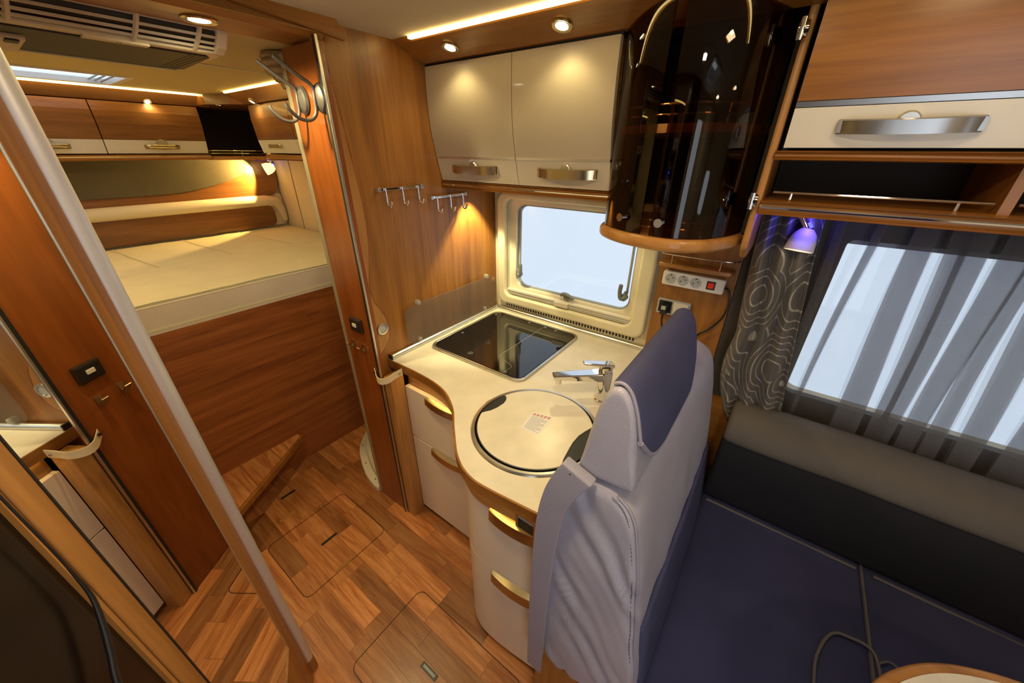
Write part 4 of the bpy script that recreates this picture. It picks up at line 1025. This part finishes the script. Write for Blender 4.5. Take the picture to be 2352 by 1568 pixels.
HP = catmull(hp, 6, True); cx_ = Vector((1.112, 1.25)); NH = len(HP)
def cov(u, v):
    y = -1.050+.445*v
    low = min(1.0, .47+.53*min(1, max(0, (y+1.045)/.17))**.8)
    s0 = 3.9/12; s1 = (5.2+3.7*low)/12
    t = (s0+(s1-s0)*u)*NH; i = int(t) % NH; p = Vector(HP[i]).lerp(Vector(HP[(i+1) % NH]), t-int(t))
    d_ = (p-cx_).normalized()
    k = 1.0
    if v > .86: k = 1-.13*((v-.86)/.14)**2
    q_ = cx_+(p-cx_)*k+d_*(.0065+.0015*noise.noise(Vector((u*4, v*5, 1))))
    return (q_.x, y, q_.y)
o = MB().grid(26, 40, cov).build('suede_cover', 'suede', hr_, smooth=70); q = o.modifiers.new('solid', 'SOLIDIFY'); q.thickness = .006; q.offset = 0
MB().tube([cov(1, i/20) for i in range(21)], .005, 8).build('cover_piping', 'leather_strap', hr_, smooth=60)
MB().tube([cov(i/20, 0) for i in range(21)], .0035, 8).build('cover_piping', 'leather_strap', hr_, smooth=60)
# belt like strap at the near end
stx = [(1.063, 1.172, .055), (1.045, 1.130, .060), (1.028, 1.07, .062), (1.016, .98, .060), (1.010, .85, .057), (1.006, .70, .055), (1.004, .55, .053), (1.002, .40, .052), (1.000, .262, .050)]
ctr = catmull([(a, b_, c_) for a, b_, c_ in stx], 5)
stp_ = thing('hanging_strap', 'long grey leather strap hanging at the end of the seat back', 'strap', (1.0, -1.09, .26))
vs = []; n = len(ctr)
for i, (x, z, w) in enumerate(ctr):
    t = i/(n-1); y = -1.088-.012*math.sin(t*pi)+ (.012 if t < .02 else 0)
    sl = .45*max(0, 1-t*4)
    vs += [(x-w*.5, y, z+sl*w*.3), (x+w*.5+sl*.02, y-.002, z-sl*w*.6), (x+w*.5+sl*.02, y+.009, z-sl*w*.6), (x-w*.5, y+.009, z+sl*w*.3)]
mb = MB()._add(vs, [(i*4+k, i*4+(k+1) % 4, i*4+4+(k+1) % 4, i*4+4+k) for i in range(n-1) for k in range(4)]+[(0, 1, 2, 3), (4*n-1, 4*n-2, 4*n-3, 4*n-4)])
mb.build('strap_band', 'leather_strap', stp_, bevel=.003, smooth=50)
MB().lathe([(.0055, 0), (.0055, .003), (.001, .005)], (1.052, -1.086, 1.158), 'y', 14, -1).build('snap_button', 'brown_plastic', stp_, smooth=40)
# bench base and seat cushions
bs = DB
MB().box(.992, 1.30, -1.062, -.03, 0, .325).build('end_box', 'honey_z', bs, bevel=.003)
MB().box(1.30, 3.0, -1.03, -.03, 0, .33).build('seat_box', 'honey_x', bs, bevel=.003)
def seat(name, label, x0, x1):
    pr = [(x0, .36), (x0, .43), (x0+.02, .452), ((x0+x1)/2, .460), (x1-.02, .452), (x1, .43), (x1, .36), (x1-.02, .335), ((x0+x1)/2, .334), (x0+.02, .335)]
    t = thing(name, label, 'cushion', ((x0+x1)/2, -.65, .334), 'bench seat cushions')
    mb = MB(); loft(mb, pr, 'y', -1.045, -.19, 30, .03, .02, lambda w, t_: w+Vector((0, 0, wr(w, 6, .004) if w.z > .42 else 0)), 4); mb.build('cushion_body', 'seat_cloth', t, smooth=60)
    MB().tube([(x1-.004, -1.03+.084*i, .455) for i in range(11)], .005, 6).build('piping', 'piping', t)
    MB().tube([(x0+.02+(x1-x0-.04)*i/8, -.272, .458) for i in range(9)], .005, 6).build('piping', 'piping', t)
seat('seat_cushion', 'dark blue bench seat cushion against the leather seat back', 1.285, 1.795)
seat('seat_cushion', 'dark bench seat cushion partly under the round cornered table', 1.80, 2.60)
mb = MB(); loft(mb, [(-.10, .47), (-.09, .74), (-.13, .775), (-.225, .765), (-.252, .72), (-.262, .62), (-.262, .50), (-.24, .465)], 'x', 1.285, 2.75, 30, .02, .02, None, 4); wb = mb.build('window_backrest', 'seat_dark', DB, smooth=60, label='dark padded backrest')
mb = MB(); loft(mb, [(-.075, .76), (-.08, .835), (-.115, .868), (-.17, .868), (-.222, .842), (-.252, .795), (-.252, .755), (-.20, .735), (-.12, .738)], 'x', 1.285, 2.75, 30, .02, .02, lambda w, t: w+Vector((0, wr(w, 4, .006), wr(w, 5, .004))), 4); mb.build('top_roll', 'cushion_brown', wb, smooth=60)
MB().box(1.19, 2.75, -.085, -.005, .46, .80).build('back_box', 'honey_x', wb)
# table
tb = thing('dinette_table', 'cream dinette table with wooden rounded edge at the lower right', 'table', (2.3, -1.2, 0))
tp = [(3.0, -.66)]+catmull([(2.3, -.63), (2.0, -.625), (1.86, -.66), (1.75, -.735), (1.67, -.85), (1.655, -1.0), (1.655, -1.15)], 6)+[(1.70, -1.5), (1.9, -1.62), (3.0, -1.62)]
MB().prism(tp, 'z', .690, .715).build('edge_board', 'honeyl_x', tb, bevel=.010, seg=4)
MB().prism(offset(tp, .022, True), 'z', .7135, .7165).build('table_surface', 'worktop', tb)
MB().lathe([(.16, 0), (.15, .02), (.04, .03), (.035, .05), (.035, .69)], (2.5, -1.15, 0), n=28).build('pedestal', 'alu', tb, smooth=40)
# cable on the seat
tag(MB().tube(catmull([(1.66, -1.0, .472), (1.655, -.735, .472), (1.668, -.640, .472), (1.70, -.570, .472), (1.745, -.553, .472), (1.785, -.555, .472), (1.80, -.60, .470), (1.80, -.75, .470)], 6), .0045, 8).build('pale_cable', 'piping', smooth=60), 'grey cable looping over the dark seat cushion', 'cable')
tag(MB().tube(catmull([(1.80, -.585, .474), (1.83, -.563, .472), (1.87, -.60, .472), (1.90, -.70, .472)], 5), .003, 8).build('thin_cable', 'piping', smooth=60), 'thin cable end running under the table', 'cable')

# ------------------------------------------------------------------ MIRROR WALL ON THE LEFT
ang = math.radians(62.5); nv = Vector((math.cos(ang), math.sin(ang), 0)); tv = Vector((math.sin(ang), -math.cos(ang), 0))
O = nv*(-1.1917)+tv*(nv.cross(Vector((.245, -1.471, 0))).z*0)
O = Vector((.245, -1.471, 0)); O = O-nv*(nv.dot(O)+1.1917)
def slab(mb, s0, s1, d0, d1, z0, z1):
    vs = []
    for z in (z0, z1):
        for s, d in ((s0, d0), (s1, d0), (s1, d1), (s0, d1)): p = O+tv*s+nv*d; vs.append((p.x, p.y, z))
    return mb._add(vs, [(3, 2, 1, 0), (4, 5, 6, 7), (0, 1, 5, 4), (1, 2, 6, 5), (2, 3, 7, 6), (3, 0, 4, 7)])
md = sempty('door_2', tuple(O+tv*.22), 'mirror door of the washroom')
slab(MB(), .122, .415, -.012, 0, .316, 2.0).build('mirror_glass', 'mirror', md)
slab(MB(), .036, .1220, -.03, .001, .0, 2.02).build('stile', 'honey_z', md, bevel=.002)
slab(MB(), .1225, .42, -.03, .003, .0, .316).build('bottom_rail', 'honey_z', md)
slab(MB(), .4145, .4500, -.03, .004, .0, 2.02).build('stile', 'honeyl_z', md, bevel=.002)
slab(MB(), .1220, .1236, -.004, .0012, .316, 2.0).build('glass_bead', 'alu', md)
slab(MB(), .412, .4150, -.004, .0048, .316, 2.0).build('glass_bead', 'rubber', md)
# rounded silver corner post
pc = O+tv*.047
po = thing('corner_post', 'tall rounded silver grey corner post of the washroom', 'post', (pc.x, pc.y, 0))
MB().lathe([(.017, .075), (.018, .08), (.018, 2.03), (.017, 2.03)], (pc.x, pc.y, 0), n=32).build('round_profile', 'alu_post', po, smooth=50)
MB().lathe([(.018, 0), (.018, .075)], (pc.x, pc.y, 0), n=32).build('foot', 'honey_z', po, smooth=50)
# dark glossy door beyond the mirror, standing in the same wall
dd = sempty('door_3', tuple(O+tv*.65), 'dark glossy door left of the mirror')
slab(MB(), .4500, .453, -.03, -.002, 0, 2.02).build('gap_seal', 'rubber', dd)
slab(MB(), .453, .460, -.03, .002, 0, 2.02).build('door_edge', 'honeyl_z', dd)
slab(MB(), .460, 1.15, -.03, -.004, 0, 2.02).build('glossy_panel', 'dark_gloss', dd)
m = MB()
pts = [(O+tv*.0-nv*.03), (O+tv*1.15-nv*.03)]
m.prism([(pts[0].x, pts[0].y), (pts[1].x, pts[1].y), (pts[1].x, -2.24), (pts[0].x-.02, -2.24), (pts[0].x-.02, pts[0].y)], 'z', 0, ZC)
struct(m.build('wall_washroom', 'honey_z'))
cb = catmull([O+tv*a+nv*.012+Vector((0, 0, z)) for a, z in ((.4685, 1.60), (.469, 1.45), (.469, 1.39), (.468, 1.30), (.4690, 1.25), (.472, 1.205), (.487, 1.165), (.505, 1.13), (.527, 1.09), (.56, .98), (.58, .8))], 5)
tag(MB().tube(cb, [.0014+.0026*min(1, max(0, (i-18)/14)) for i in range(len(cb))], 8).build('black_cable', 'black_plastic', smooth=60), 'black cable hanging in front of the dark glossy door', 'cable')
